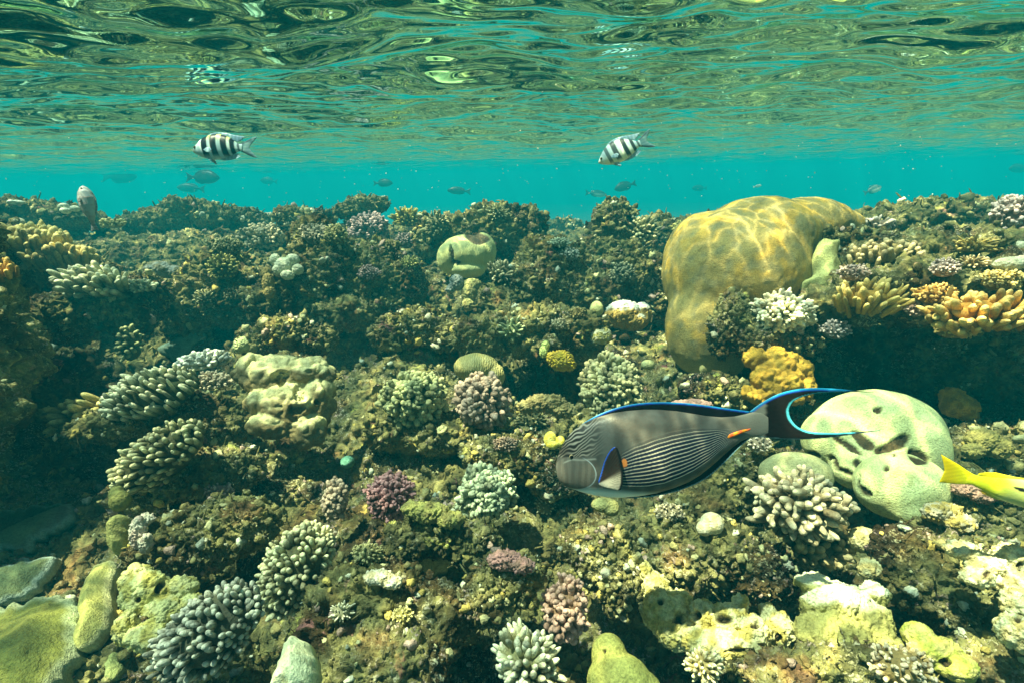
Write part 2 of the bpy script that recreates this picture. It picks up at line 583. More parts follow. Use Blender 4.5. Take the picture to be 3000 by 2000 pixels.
CORAL_GROUP = {}
def colony(name, label, cx, cy_, hw, hh, n=110, L=.42, rad=.075, base=(.3, .28, .14), tip=(.6, .58, .36), D=None, par=.25, axis=None,
           seed=None, fork=0, tip_at=.55, deep=.95, spread=-.25, jit=.10, cat='coral', mat=None, roll=0.0, fixed=False, irr=.14):
    """a colony of fingers growing out of a domed core, every finger its own length, lean and thickness"""
    seed = seed if seed is not None else int(cx * 7 + cy_ * 13) % 9973
    rs = np.random.RandomState(seed)
    if not fixed: t = seat(cx, cy_ + .45 * hh, D); t -= .55 * min(hw, hh) * t / FPX; D = t if D is None else min(D, t)
    C, s = frame(cx, cy_, D)
    ca, sa = math.cos(R(roll)), math.sin(R(roll))
    Rr = CR * ca + CU * sa; Uu = CU * ca - CR * sa
    B = np.stack([Rr, Uu, CB])                           # rows: right, up, towards the camera
    rad3 = np.array([hw, hh, deep * (hw + hh) / 2]) * s
    up = np.array([0, 0, 1.0])
    if axis is None:
        axis = up * .65 + CB * .6
    else:
        axis = axis[0] * Rr + axis[1] * Uu + axis[2] * CB
    axis = axis / np.linalg.norm(axis)
    dl = fib_dirs(int(n * 1.75))
    dl = dl + rs.normal(0, .5 / math.sqrt(n), dl.shape); dl /= np.linalg.norm(dl, axis=1)[:, None]
    al = B @ axis
    keep = (dl @ al > spread) & (perlin(dl * 2.6 + seed, 6) < .42)
    dl = dl[keep]
    nn = len(dl)
    S = (dl * rad3) @ B
    dw = S / np.linalg.norm(S, axis=1)[:, None]
    dirn = (1 - par) * dw + par * axis; dirn /= np.linalg.norm(dirn, axis=1)[:, None]
    mean = float(rad3[:2].mean())
    shrink = rs.uniform(1 - 1.6 * jit, 1.0, nn)[:, None] * (1 + irr * perlin(dl * 1.5 + seed, 2)[:, None])
    tipp = S * shrink
    ln = L * mean * rs.uniform(.8, 1.25, nn)[:, None]
    P0 = tipp - dirn * ln
    rr = rad * mean * rs.uniform(.75, 1.25, nn)
    tang = rs.normal(0, .12, (nn, 3)) * ln
    bt = np.array(base); tp = np.array(tip)
    var = (1 + rs.normal(0, .13, nn)) * np.where(perlin(dl * 2.1 + seed, 12) > .27, .55, 1.0)
    parts = []
    def colour(tt, idx):
        w = sstep(tip_at, 1.0, tt)[:, None]
        return (bt * (1 - w) + tp * w) * var[idx][:, None]
    v, f, tt = fingers_mesh(P0, tipp + tang * .2, rr, 8, tang)
    parts.append((v, f, colour(tt, np.repeat(np.arange(nn), 6 * 8))))
    for k in range(fork):                                # side knobs near the tips
        sel = rs.rand(nn) < .8
        q = np.where(sel)[0]
        side = rs.normal(0, 1, (len(q), 3)); side -= (side * dirn[q]).sum(1)[:, None] * dirn[q]
        side /= np.linalg.norm(side, axis=1)[:, None]
        o = P0[q] + (tipp[q] - P0[q]) * rs.uniform(.45, .8, (len(q), 1)) + tang[q] * .3
        e = o + (dirn[q] * .65 + side * .9) * ln[q] * rs.uniform(.28, .5, (len(q), 1))
        v, f, tt = fingers_mesh(o, e, rr[q] * .82, 6)
        parts.append((v, f, colour(.35 + .65 * tt, np.repeat(q, 6 * 6))))
    iv, jf = ico(3)
    cl = iv * rad3 * (1 - L * .62)
    cv = cl @ B - axis * mean * .10
    cv = cv + (cv / np.maximum(np.linalg.norm(cv, axis=1)[:, None], 1e-6)) * (fbm(cv / mean * 3 + seed, 3, 9)[:, None] * mean * .12)
    parts.append((cv, [jf], np.tile(bt * .62, (len(cv), 1))))
    V, F, Cc = merge(parts)
    foot = C - up * (rad3[1] * .6)
    o = mesh_obj(name, V + C, F, mat or M_CORAL, Cc, loc=foot)
    tag(o, label, cat)
    return o

def sdf_blobs(p, E, k):
    d = None
    for (c, r) in E:
        q = np.linalg.norm((p - c) / r, axis=-1)
        e = (q - 1) * r.min() * np.clip(q, .6, 1.4)
        if d is None: d = e
        else:
            h = np.clip(.5 + .5 * (d - e) / k, 0, 1)
            d = d * (1 - h) + e * h - k * h * (1 - h)
    return d

def union_mesh(E, vox, smooth):
    """one closed skin round overlapping ellipsoids"""
    iv, jf = ico(4)
    V = np.concatenate([iv * r + c for c, r in E])
    F = np.concatenate([jf + i * len(iv) for i in range(len(E))])
    me = bpy.data.meshes.new('shape')
    me.from_pydata(V.tolist(), [], F.tolist())
    o = bpy.data.objects.new('shape', me)
    COL.objects.link(o)
    m = o.modifiers.new('r', 'REMESH'); m.mode = 'VOXEL'; m.voxel_size = float(vox)
    s_ = o.modifiers.new('s', 'SMOOTH'); s_.iterations = smooth; s_.factor = .5
    ev = o.evaluated_get(bpy.context.evaluated_depsgraph_get())
    e = ev.to_mesh()
    co = np.empty(len(e.vertices) * 3, np.float32); e.vertices.foreach_get('co', co)
    li = np.empty(len(e.loops), np.int32); e.loops.foreach_get('vertex_index', li)
    lt = np.empty(len(e.polygons), np.int32); e.polygons.foreach_get('loop_total', lt)
    ls = np.empty(len(e.polygons), np.int32); e.polygons.foreach_get('loop_start', ls)
    q = ls[lt == 4]
    Fq = li[q[:, None] + np.arange(4)]
    t3 = ls[lt == 3]
    Ft = li[t3[:, None] + np.arange(3)] if len(t3) else np.zeros((0, 3), np.int32)
    ev.to_mesh_clear()
    bpy.data.objects.remove(o); bpy.data.meshes.remove(me)
    return co.reshape(-1, 3).astype(float), [f for f in (Fq, Ft) if len(f)]

def blob(name, label, parts, D=None, k=.25, amp=.05, freq=3.0, mat=None, col=(.4, .38, .2), col2=None, sub=5, seed=None, holes=(), billow=True, lean=None, smooth=None, fixed=False,
         amp2=.0, cat='coral', group=None, knob=0.0, kfreq=6.0, colfn=None, foot=None, oct=4):
    """a rounded mass: the skin around several swellings (px x, y, rx, ry, nearer px, depth radius px), roughened by noise"""
    x0, y0 = parts[0][0], parts[0][1]
    seed = seed if seed is not None else int(x0 * 3 + y0 * 11) % 9973
    if D is None or (max(p[2] for p in parts) < 64 and mat is not M_ROCK and not fixed):
        low = max(p[1] + p[3] * .4 for p in parts)
        t = seat(x0, low, D); t -= .4 * min(parts[0][2], parts[0][3]) * t / FPX
        D = t if D is None else min(D, t)
    C, s = frame(x0, y0, D)
    E = []
    if lean is None: lean = .7 if y0 > 1250 else .25
    for p in parts:
        x, y, rx, ry = p[:4]
        dw = (p[4] if len(p) > 4 else 0.0) + lean * (y - y0)
        rz = p[5] if len(p) > 5 else (rx + ry) / 2
        c3 = np.stack([CR, CU, CB]) @ (pt(x, y, D * (1 - dw / FPX)) - C)
        E.append((c3, np.array([rx, ry, rz]) * s * (1 - dw / FPX)))
    mean = np.mean([parts[0][2], parts[0][3]]) * s
    res = {4: 16, 5: 24, 6: 30}[sub] if QUALITY else 14
    if len(E) == 1:
        iv, jf = ico(sub)
        Vl = iv * E[0][1] + E[0][0]; FF = [jf]
    else:
        vox = max(mean / res, .0013)
        Vl, FF = union_mesh(E, vox, smooth or max(2, int(k * res * 1.6)))
    N = vnormals(Vl, FF)
    q = Vl / mean
    disp = amp * mean * fbm(q * freq + seed, oct, seed % 50, .55, billow=billow)
    if amp2: disp = disp + amp2 * mean * (perlin(q * freq * 7 + seed, 5) + .7 * perlin(q * freq * 15 + seed, 6))
    if knob:
        a, _ = worley2((q[:, 0] + .7 * q[:, 2]) * kfreq + seed, (q[:, 1] - .5 * q[:, 2]) * kfreq, 3)
        disp = disp + knob * mean * (.5 - a)
    c1 = np.array(col); c2 = np.array(col2 if col2 is not None else [v * .75 for v in col])
    w = sstep(-.25, .3, perlin(q * 2.1 + seed, 31))[:, None]
    cc = c1 * (1 - w) + c2 * w
    cc0 = np.stack([CR, CU, CB]) @ C
    zz = -(Vl[:, 2] + cc0[2])
    px = 1500 + FPX * (Vl[:, 0] + cc0[0]) / zz; py = 1000 - FPX * (Vl[:, 1] + cc0[1]) / zz
    for hdef in holes:
        hx, hy, hrx, hry, hd = hdef[:5]; hrx *= 1.15; hry *= 1.25
        ha = R(hdef[5]) if len(hdef) > 5 else 0
        dx, dy = px - hx, py - hy
        ex = (dx * math.cos(ha) + dy * math.sin(ha)) / hrx; ey = (-dx * math.sin(ha) + dy * math.cos(ha)) / hry
        e = np.hypot(ex, ey) + .35 * perlin(np.stack([px, py, px * 0], -1) / max(18, (hrx + hry) * .5) + seed, 8)
        mk = (1 - sstep(.75, 1.0, e)) * (N[:, 2] > -.1)
        disp = disp - mk * hd * s * (1 + .5 * perlin(q * 14, 12))
        cc = cc * (1 - mk[:, None]) + np.array([.075, .055, .024]) * (.6 + .8 * (perlin(q * 18, 4)[:, None] * .5 + .5)) * mk[:, None]
    Vl = Vl + N * disp[:, None]
    if colfn is not None: cc = colfn(cc, px, py, N, q)
    B = np.stack([CR, CU, CB])
    V = Vl @ B + C
    ft = C if foot is None else foot
    ft = np.array([C[0], C[1], V[:, 2].min()])
    o = mesh_obj(name, V, FF, mat or M_SMOOTH, cc, loc=ft)
    if mat is M_ROCK:
        SURFACES.append((V, N @ B)); ROCKS.append((V, FF))
    tag(o, label, cat, group)
    return o

def rock(label, parts, D=None, **kw):
    kw.setdefault('amp', .30); kw.setdefault('freq', 2.4); kw.setdefault('k', .2); kw.setdefault('amp2', .05)
    kw.setdefault('oct', 5); kw.setdefault('knob', .14); kw.setdefault('kfreq', 4.5)
    if 640 < parts[0][1] < 1100 and not kw.get('fixed'):
        parts = [(p[0], p[1], p[2] * .92, p[3] * 1.22, *p[4:]) for p in parts]
    low = max(p[1] + p[3] for p in parts)
    if parts[0][1] > 1250: kw['fixed'] = True
    if D is not None and not kw.get('fixed'):
        xs_ = [p[0] for p in parts]
        D = min(D * .96, max(D * .72, float(np.median(hit(np.array([min(xs_), parts[0][0], max(xs_)]), np.full(3, min(low - 8, 1960)))))))
    return blob('reef_rock', label, parts, D, mat=M_ROCK, sub=6 if QUALITY else 5, cat='rock', **kw)

def inside_poly(P, poly):
    x, y = P[:, 0], P[:, 1]
    r = np.zeros(len(P), bool)
    n = len(poly)
    for i in range(n):
        (x0, y0), (x1, y1) = poly[i], poly[(i + 1) % n]
        c = ((y0 > y) != (y1 > y)) & (x < (x1 - x0) * (y - y0) / ((y1 - y0) if y1 != y0 else 1e-9) + x0)
        r ^= c
    return r

def poly_dist(P, poly, closed=True):
    poly = np.asarray(poly, float)
    best = np.full(len(P), 1e9)
    n = len(poly)
    for i in range(n if closed else n - 1):
        a = poly[i]; b = poly[(i + 1) % n]
        ab = b - a
        t = np.clip(((P - a) @ ab) / max(ab @ ab, 1e-9), 0, 1)
        best = np.minimum(best, np.linalg.norm(P - a - t[:, None] * ab, axis=1))
    return best

def resample(poly, step, closed=True):
    poly = np.asarray(poly, float)
    out = []
    n = len(poly)
    for i in range(n if closed else n - 1):
        a = poly[i]; b = poly[(i + 1) % n]
        m = max(1, int(round(np.linalg.norm(b - a) / step)))
        for j in range(m): out.append(a + (b - a) * j / m)
    if not closed: out.append(poly[-1])
    return np.array(out)

def smooth_poly(poly, it=2, closed=True):
    p = np.asarray(poly, float)
    for _ in range(it):
        if closed:
            nx = np.roll(p, -1, 0)
            p = np.stack([.75 * p + .25 * nx, .25 * p + .75 * nx], 1).reshape(-1, 2)
        else:
            q = np.stack([.75 * p[:-1] + .25 * p[1:], .25 * p[:-1] + .75 * p[1:]], 1).reshape(-1, 2)
            p = np.concatenate([p[:1], q, p[-1:]])
    return p

def fill(poly, step):
    """points and triangles filling an outline; also True for outline points"""
    b = resample(poly, step)
    lo, hi = b.min(0), b.max(0)
    gx, gy = np.meshgrid(np.arange(lo[0], hi[0], step), np.arange(lo[1], hi[1], step * .87))
    gx = gx + (np.arange(gx.shape[0]) % 2)[:, None] * step * .5
    g = np.stack([gx.ravel(), gy.ravel()], -1)
    g = g[inside_poly(g, b)]
    g = g[poly_dist(g, b) > step * .55]
    pts = np.concatenate([b, g])
    e = [(i, (i + 1) % len(b)) for i in range(len(b))]
    v, _, f, ov, _, _ = delaunay_2d_cdt([Vector(p) for p in pts], e, [], 1, 1e-4)
    v = np.array([p[:] for p in v]); f = np.array([t for t in f if len(t) == 3])
    return v, f, b

def sheet(name, label, outline, col, col2=None, step=None, bulge=.05, lift=.015, thick=.02, rim=None, frill=.0, seed=1, mat=None, cat='coral',
          D=None, dD=0.0, tilt=None, bump=.02, knob=0.0):
    """an encrusting plate lying over the slope: it follows the ground, rises to a rounded middle and has a real thickness"""
    o2 = smooth_poly(outline, 2)
    if frill:
        b = resample(o2, 6)
        c = b.mean(0)
        nrm = b - c; nrm /= np.linalg.norm(nrm, axis=1)[:, None]
        o2 = b + nrm * (perlin(np.stack([b[:, 0], b[:, 1], b[:, 0] * 0], -1) / 28.0 + seed, 3) * frill)[:, None]
    size = np.ptp(o2, axis=0).mean()
    step = step or max(5, size / 34)
    v, f, b = fill(o2, step)
    d = poly_dist(v, b)
    w = np.sqrt(np.clip(d / (size * .28), 0, 1))
    if D is None:
        t = hit(v[:, 0], v[:, 1]) + dD
        tm = np.median(t); t = np.clip(t, tm * .8, tm * 1.25)
    else:
        t = np.full(len(v), float(D)) if not tilt else D + tilt[0] * (v[:, 0] - o2[:, 0].mean()) / FPX * D + tilt[1] * (v[:, 1] - o2[:, 1].mean()) / FPX * D
    top = np.stack([pt(x, y, 1.0) for x, y in v]) * t[:, None]
    nrm = (CB * .6 + np.array([0, 0, .8])); nrm /= np.linalg.norm(nrm)
    q = top * 14
    h = lift + bulge * w + bump * fbm(q + seed, 3, 5) * w
    if knob:
        a, _ = worley2(v[:, 0] / 34.0 + seed, v[:, 1] / 30.0, 3)
        h = h + knob * (.55 - a) * w
    topv = top + nrm * h[:, None]
    botv = top + nrm * (np.minimum(h, lift) - thick)[:, None]
    n = len(v); nb = len(b)
    i = np.arange(nb); j = (i + 1) % nb
    area = (b[:, 0] * np.roll(b[:, 1], -1) - b[:, 1] * np.roll(b[:, 0], -1)).sum()
    side = np.stack([i, i + n, j + n, j], -1)
    V = np.concatenate([topv, botv])
    c1 = np.array(col); c2 = np.array(col2 if col2 is not None else [x * .7 for x in col])
    ww = sstep(-.3, .3, perlin(top * 9 + seed, 4))[:, None]
    cc = c1 * (1 - ww) + c2 * ww
    if rim is not None:
        e = (1 - sstep(0, 1, d / (size * .07)))[:, None]
        cc = cc * (1 - e) + np.array(rim) * e
    cc = np.concatenate([cc, cc * .7])
    V, F = V, [f, f[:, ::-1] + n, side]
    o = mesh_obj(name, V, F, mat or M_PLATE, cc, loc=topv.mean(0) - nrm * .02)
    tag(o, label, cat)
    return o

# ------------------------------------------------------------------ fish
class FishPlan:
    """a fish drawn side-on in its own plan units (x along, y down); built at real size about (x0, y0)"""
    def __init__(self, name, label, cat, O, D, plan_to_px, x0, y0, yaw=0.0, roll=0.0, group=None, mirror=False):
        self.s = plan_to_px * D / FPX
        self.x0, self.y0 = x0, y0
        self.root = bpy.data.objects.new(name, None)
        self.root.empty_display_size = .05
        M = Matrix(((CR[0], -CB[0], CU[0]), (CR[1], -CB[1], CU[1]), (CR[2], -CB[2], CU[2]))).to_4x4()
        M = M @ Matrix.Rotation(R(roll), 4, 'Y') @ Matrix.Rotation(R(yaw), 4, 'Z')
        self.root.matrix_world = Matrix.Translation(Vector(pt(O[0], O[1], D))) @ M
        self.mir = -1 if mirror else 1
        link(self.root)
        tag(self.root, label, cat, group)

    def loc(self, x, y, t):
        """plan point, t = plan units towards the viewer"""
        return np.stack([(x - self.x0) * self.s * self.mir, -np.asarray(t) * self.s, (self.y0 - y) * self.s], -1)

    def body(self, name, top, bot, thick, colfn, ns=120, nt=36, parent=None, power=.9):
        top = np.array(top, float); bot = np.array(bot, float)
        x_a, x_b = max(top[0, 0], bot[0, 0]), min(top[-1, 0], bot[-1, 0])
        u = np.linspace(0, 1, ns)
        u = np.where(u < .12, .12 * (u / .12) ** 1.8, u)
        x = x_a + (x_b - x_a) * u
        def curve(p):
            y = np.interp(x, p[:, 0], p[:, 1])
            for _ in range(3):
                y[1:-1] = .25 * y[:-2] + .5 * y[1:-1] + .25 * y[2:]
            return y
        yt, yb = curve(top), curve(bot)
        th = np.interp(x, *zip(*thick))
        ph = np.linspace(0, 2 * math.pi, nt, endpoint=False)
        cph, sph = np.cos(ph), np.sin(ph)
        yy = ((yt + yb) / 2)[:, None] - ((yb - yt) / 2)[:, None] * cph
        tt = th[:, None] * np.sign(sph) * np.abs(sph) ** power
        xx = np.repeat(x[:, None], nt, 1)
        V = self.loc(xx.ravel(), yy.ravel(), tt.ravel())
        F = [grid_faces(ns, nt, True), np.array([np.arange(nt)[::-1]]), np.array([(ns - 1) * nt + np.arange(nt)])]
        col = colfn(xx.ravel(), yy.ravel())
        return mesh_obj(name, V, F, M_FISH, col, parent or self.root)

    def fin(self, name, poly, colfn, step, thick=4.0, t0=0.0, tilt=None, parent=None):
        v, f, b = fill(poly, step)
        d = poly_dist(v, b)
        th = thick * (.25 + .75 * np.clip(d / (step * 2.5), 0, 1))
        off = t0 + (tilt[2] * np.clip((v[:, 0] - tilt[0]) / tilt[1], 0, 1.2) if tilt else 0)
        n = len(v); nb = len(b)
        i = np.arange(nb); j = (i + 1) % nb
        V = np.concatenate([self.loc(v[:, 0], v[:, 1], off + th), self.loc(v[:, 0], v[:, 1], off - th)])
        c = colfn(v[:, 0], v[:, 1])
        return mesh_obj(name, V, [f, f[:, ::-1] + n, np.stack([i, i + n, j + n, j], -1)], M_FISH, np.concatenate([c, c]), parent or self.root)

    def eye(self, x, y, r, t, iris, pupil=(.004, .004, .006), parent=None, ring=None):
        iv, jf = ico(3)
        for sg in (1, -1):
            V = self.loc(x + iv[:, 0] * r, y + iv[:, 1] * r, sg * (t + iv[:, 2] * r * .55))
            e = np.hypot(iv[:, 0], iv[:, 1])
            c = np.where((e < .55)[:, None], np.array(pupil), np.array(iris))
            if ring is not None: c = np.where((e > .8)[:, None], np.array(ring), c)
            mesh_obj('eye', V, [jf], M_FISH, c, parent or self.root)

def lerp(a, b, w):
    w = np.asarray(w)[:, None]
    return np.asarray(a) * (1 - w) + np.asarray(b) * w

def surgeonfish():
    D = .66
    fp = FishPlan('surgeonfish', 'large striped surgeonfish with blue-edged black fins swimming in front of the pale lime dome coral', 'fish',
                  (1600 + 1000 / 2.352, 1080 + 540 / 2.352), D, 1 / 2.352, 1000, 540, yaw=-4)
    top = [(70, 690), (76, 640), (92, 590), (120, 530), (165, 462), (220, 410), (270, 378), (350, 340), (450, 310), (560, 292), (680, 281), (780, 281), (900, 290),
           (1000, 305), (1100, 321), (1200, 329), (1290, 322), (1370, 303), (1420, 290), (1470, 293), (1512, 318)]
    bot = [(70, 690), (78, 752), (98, 795), (130, 820), (190, 842), (260, 864), (340, 882), (430, 892), (520, 893), (640, 880), (760, 858), (880, 820), (980, 778),
           (1060, 728), (1140, 660), (1210, 595), (1270, 540), (1330, 492), (1390, 464), (1450, 458), (1512, 440)]
    thick = [(70, 12), (110, 50), (200, 82), (350, 108), (600, 118), (850, 96), (1050, 66), (1250, 34), (1400, 20), (1512, 9)]
    yt_l = [(430, 620), (520, 545), (600, 500), (700, 462), (850, 415), (1000, 394), (1250, 398), (1330, 430)]
    yb_l = [(430, 790), (540, 800), (700, 802), (800, 782), (900, 742), (1000, 694), (1100, 626), (1200, 538), (1280, 476), (1330, 450)]

    def col(x, y):
        q = np.stack([x / 90, y / 90, x * 0], -1)
        n = perlin(q, 3); n2 = perlin(q * 4, 4)
        c = lerp((.070, .067, .060), (.120, .116, .102), sstep(-.4, .5, n))
        c = c * (1 + .10 * n2)[:, None]
        # silver-white throat and belly
        w = sstep(0, 60, y - np.interp(x, [70, 180, 300, 480, 620, 800, 950], [840, 808, 790, 800, 815, 830, 830])) * (1 - sstep(620, 1000, x))
        c = lerp(c, (.90, .96, .90), w)
        dk = sstep(30, 120, y - np.interp(x, *zip(*yb_l))) * sstep(560, 760, x)
        c = lerp(c, (.075, .075, .062), .75 * dk)
        # flank stripes
        a = np.interp(x, *zip(*yt_l)); b = np.interp(x, *zip(*yb_l))
        u = (y - a) / np.maximum(b - a, 30)
        m = sstep(-.03, .10, u) * (1 - sstep(.96, 1.0, u)) * sstep(485, 545, x) * (1 - sstep(1230, 1320, x))
        ph = u * 12.5 + .16 * perlin(np.stack([x / 110, y / 110, x * 0], -1), 9)
        saw = np.abs((ph % 1) - .5) * 2
        line = sstep(.66, .90, saw)
        st = lerp((.010, .014, .034), (.52, .50, .40), line)
        thin = sstep(0, .30, u)[:, None]
        c = c * (1 - (m[:, None] * (.35 + .65 * thin))) + st * (m[:, None] * (.35 + .65 * thin))
        # fine wavy lines on the nape and head
        hw = sstep(0, 1, (430 - x) / 240) * (1 - sstep(590, 612, y + .12 * (x - 180))) * sstep(378, 420, y + (x - 270) * .35 + 30)
        wob = 9 * np.sin(x / 17.0 + y / 31.0) + 10 * perlin(np.stack([x / 46, y / 46, x * 0], -1), 15)
        ph = (y * .86 + x * .55 + wob) / 21.0
        ln = sstep(.35, .85, np.abs((ph % 1) - .5) * 2)
        hc = lerp((.020, .017, .016), (.36, .33, .27), ln)
        c = lerp(c, (0, 0, 0), hw * 1.0) + hc * hw[:, None]
        cap = (1 - sstep(120, 250, x)) * (1 - sstep(585, 620, y)) * sstep(470, 560, y)
        c = lerp(c, (.022, .018, .018), .75 * cap)
        # plain grey cheek with its pale blue rear rim
        ck = ((x - 195) / 142) ** 2 + ((y - 715) / 118) ** 2
        mc = 1 - sstep(.92, 1.0, ck)
        ce = lerp((.145, .137, .118), (.115, .108, .094), sstep(-.4, .4, np.sin(x / 7.0 + 2 * n)))
        c = lerp(c, (0, 0, 0), mc) + ce * mc[:, None]
        rim = np.exp(-((ck - 1.05) / .05) ** 2) * sstep(240, 280, x)
        c = lerp(c, (.45, .55, .60), rim * .8)
        br = np.exp(-((y - np.interp(x, [120, 180, 250, 330], [648, 618, 618, 606])) / 6.0) ** 2) * sstep(110, 140, x) * (1 - sstep(330, 350, x))
        c = lerp(c, (.36, .37, .33), br * .7)
        # orange patch behind the pectoral fin
        e = np.hypot((x - 527) / 20, (y - 628) / 36) + .3 * n2
        c = lerp(c, (.85, .27, .06), 1 - sstep(.75, 1.05, e))
        # plain tail stalk
        pd = sstep(1260, 1380, x)
        c = lerp(c, (.24, .225, .185), pd * .85)
        return c
    fp.body('body', top, bot, thick, col, 480, 460)
    BLACK = (.006, .006, .010); CYAN = (.015, .24, .46)

    def edged(edge, width, base=BLACK, c=CYAN, w2=0, c2=(.01, .05, .42)):
        E = smooth_poly(edge, 2, False)
        def f(x, y):
            d = poly_dist(np.stack([x, y], -1), E, False)
            n = perlin(np.stack([x / 25, y / 25, x * 0], -1), 6)
            cc = np.array(base) * (1 + .3 * n[:, None])
            if w2: cc = lerp(cc, c2, 1 - sstep(width, width + w2, d))
            return lerp(cc, c, 1 - sstep(width * .6, width, d))
        return f
    dedge = [(250, 388), (300, 356), (360, 322), (440, 287), (540, 256), (640, 238), (760, 229), (860, 229), (980, 235), (1100, 248), (1220, 266), (1300, 276), (1392, 288)]
    dbase = [(1370, 318), (1290, 332), (1200, 339), (1100, 331), (1000, 315), (900, 300), (780, 291), (680, 291), (560, 302), (450, 320), (350, 352), (262, 396)]
    fp.fin('dorsal_fin', smooth_poly(dedge, 1, False).tolist() + dbase, edged(dedge, 7.5, w2=8), 7, 5)
    aedge = [(560, 900), (660, 893), (760, 880), (900, 846), (1000, 806), (1080, 764), (1150, 712), (1240, 622), (1320, 534), (1390, 474)]
    abase = [(1400, 458), (1330, 486), (1270, 530), (1210, 584), (1140, 648), (1060, 716), (980, 766), (880, 808), (760, 846), (640, 868), (560, 884)]
    fp.fin('anal_fin', smooth_poly(aedge, 1, False).tolist() + abase, edged(aedge, 7, c=(.25, .45, .50)), 7, 5)
    up = [(1388, 292), (1440, 248), (1520, 195), (1600, 157), (1700, 133), (1800, 124), (1900, 126), (2000, 132), (2060, 139), (2200, 153)]
    inn = [(2200, 155), (2060, 147), (1900, 152), (1800, 164), (1720, 191), (1670, 225), (1648, 270), (1655, 322), (1682, 367), (1722, 401), (1790, 424), (1900, 430),
           (2000, 427), (2100, 420), (2240, 406)]
    low = [(2240, 409), (2150, 422), (2050, 438), (1950, 455), (1850, 466), (1760, 474), (1650, 476), (1550, 469), (1450, 462), (1398, 464)]
    U2, I2, L2 = (smooth_poly(k, 1, False) for k in (up, inn, low))
    mid = I2[3:-3]
    def tcol(x, y):
        P = np.stack([x, y], -1)
        n = perlin(np.stack([x / 40, y / 14, x * 0], -1), 6)
        c = np.array((.011, .008, .008)) * (1 + .35 * n[:, None])
        c = lerp(c, (.24, .225, .185), 1 - sstep(1478, 1512, x + 14 * perlin(np.stack([x * 0, y / 20, x * 0], -1), 2)))
        du = poly_dist(P, U2, False)
        c = lerp(c, (.01, .05, .45), (1 - sstep(12, 22, du)) * (1 - sstep(1900, 2060, x)))
        c = lerp(c, CYAN, (1 - sstep(8, 14, du)) * (1 - sstep(1980, 2100, x)))
        di = poly_dist(P, mid, False)
        wi = np.interp(x, [1640, 1660, 1720, 1900, 2100], [24, 20, 14, 11, 8])
        wi = np.where(y < 260, np.interp(x, [1650, 1720, 1800, 2000], [20, 10, 6, 3]), wi)
        c = lerp(c, (.10, .60, .78), 1 - sstep(wi * .6, wi, di))
        dl = poly_dist(P, L2, False)
        c = lerp(c, (.20, .38, .45), .8 * (1 - sstep(3, 7, dl)))
        return c
    fp.fin('tail_fin', np.concatenate([U2, I2, L2, np.array([(1440, 440), (1430, 310)])]), tcol, 7, 5)
    pec = [(350, 772), (372, 700), (394, 615), (428, 548), (460, 514), (484, 524), (503, 600), (517, 690), (515, 760), (500, 812), (445, 802), (385, 792)]
    def pcol(x, y):
        P = np.stack([x, y], -1)
        f = np.arctan2(772 - y, x - 350)                    # fan angle from the fin's root
        c = lerp((.50, .46, .36), (.030, .018, .014), sstep(.30, .66, f))
        ray_ = sstep(.2, .7, np.abs(((f * 13) % 1) - .5) * 2)
        c = lerp(c, (.055, .04, .03), (1 - ray_) * sstep(60, 130, x - 350) * .8)
        c = lerp(c, (.012, .010, .012), 1 - sstep(10, 20, poly_dist(P, np.array(pec[5:10]), False)))
        c = lerp(c, (.02, .10, .55), 1 - sstep(4, 9, poly_dist(P, np.array(pec[:5]), False)))
        return c
    for sg in (1, -1):
        fp.fin('pectoral_fin', smooth_poly(pec, 1), pcol, 6, 3, t0=sg * 108, tilt=(350, 160, sg * 26))
    sp = [(1178, 480), (1215, 455), (1265, 430), (1330, 408), (1386, 398), (1380, 410), (1330, 430), (1280, 452), (1215, 478)]
    for sg in (1, -1):
        fp.fin('tail_spine', sp, lambda x, y: lerp((.90, .32, .02), (.9, .12, .03), sstep(-1, 1, np.sin(x / 9))), 8, 5, t0=sg * 34)
    fp.eye(178, 602, 17, 70, (.03, .022, .015), ring=(.42, .34, .18))

def small_fish(label, O, D, length, roll, prof, colfn, finfn, tailfn, facing=-1, yaw=0.0, group=None, cat='fish', name='fish', dors=None, anal=None, tail=None,
               pelv=None, eye=None, ns=90, nt=40, thick=.10, pec=None):
    """plan units: length 1000 from the nose (x 0) to the tail tips (x 1000), drawn facing left"""
    fp = FishPlan(name, label, cat, O, D, length / 1000.0, 500, 0, yaw=yaw, roll=roll, group=group, mirror=facing > 0)
    xs = np.array([p[0] for p in prof], float)
    top = [(p[0], p[1]) for p in prof]; bot = [(p[0], p[2]) for p in prof]
    tk = [(p[0], thick * 1000 * p[3]) for p in prof]
    fp.body('body', top, bot, tk, colfn, ns, nt)
    if dors: fp.fin('dorsal_fin', dors, finfn, 14, 5)
    if anal: fp.fin('anal_fin', anal, finfn, 14, 5)
    if tail: fp.fin('tail_fin', tail, tailfn, 14, 6)
    if pelv:
        for sg in (1, -1): fp.fin('pelvic_fin', pelv, finfn, 14, 4, t0=sg * 40)
    if pec:
        for sg in (1, -1): fp.fin('pectoral_fin', pec, finfn, 12, 3, t0=sg * thick * 960, tilt=(pec[0][0], 150, sg * 30))
    if eye: fp.eye(eye[0], eye[1], eye[2], thick * 1000 * eye[3], eye[4])
    return fp

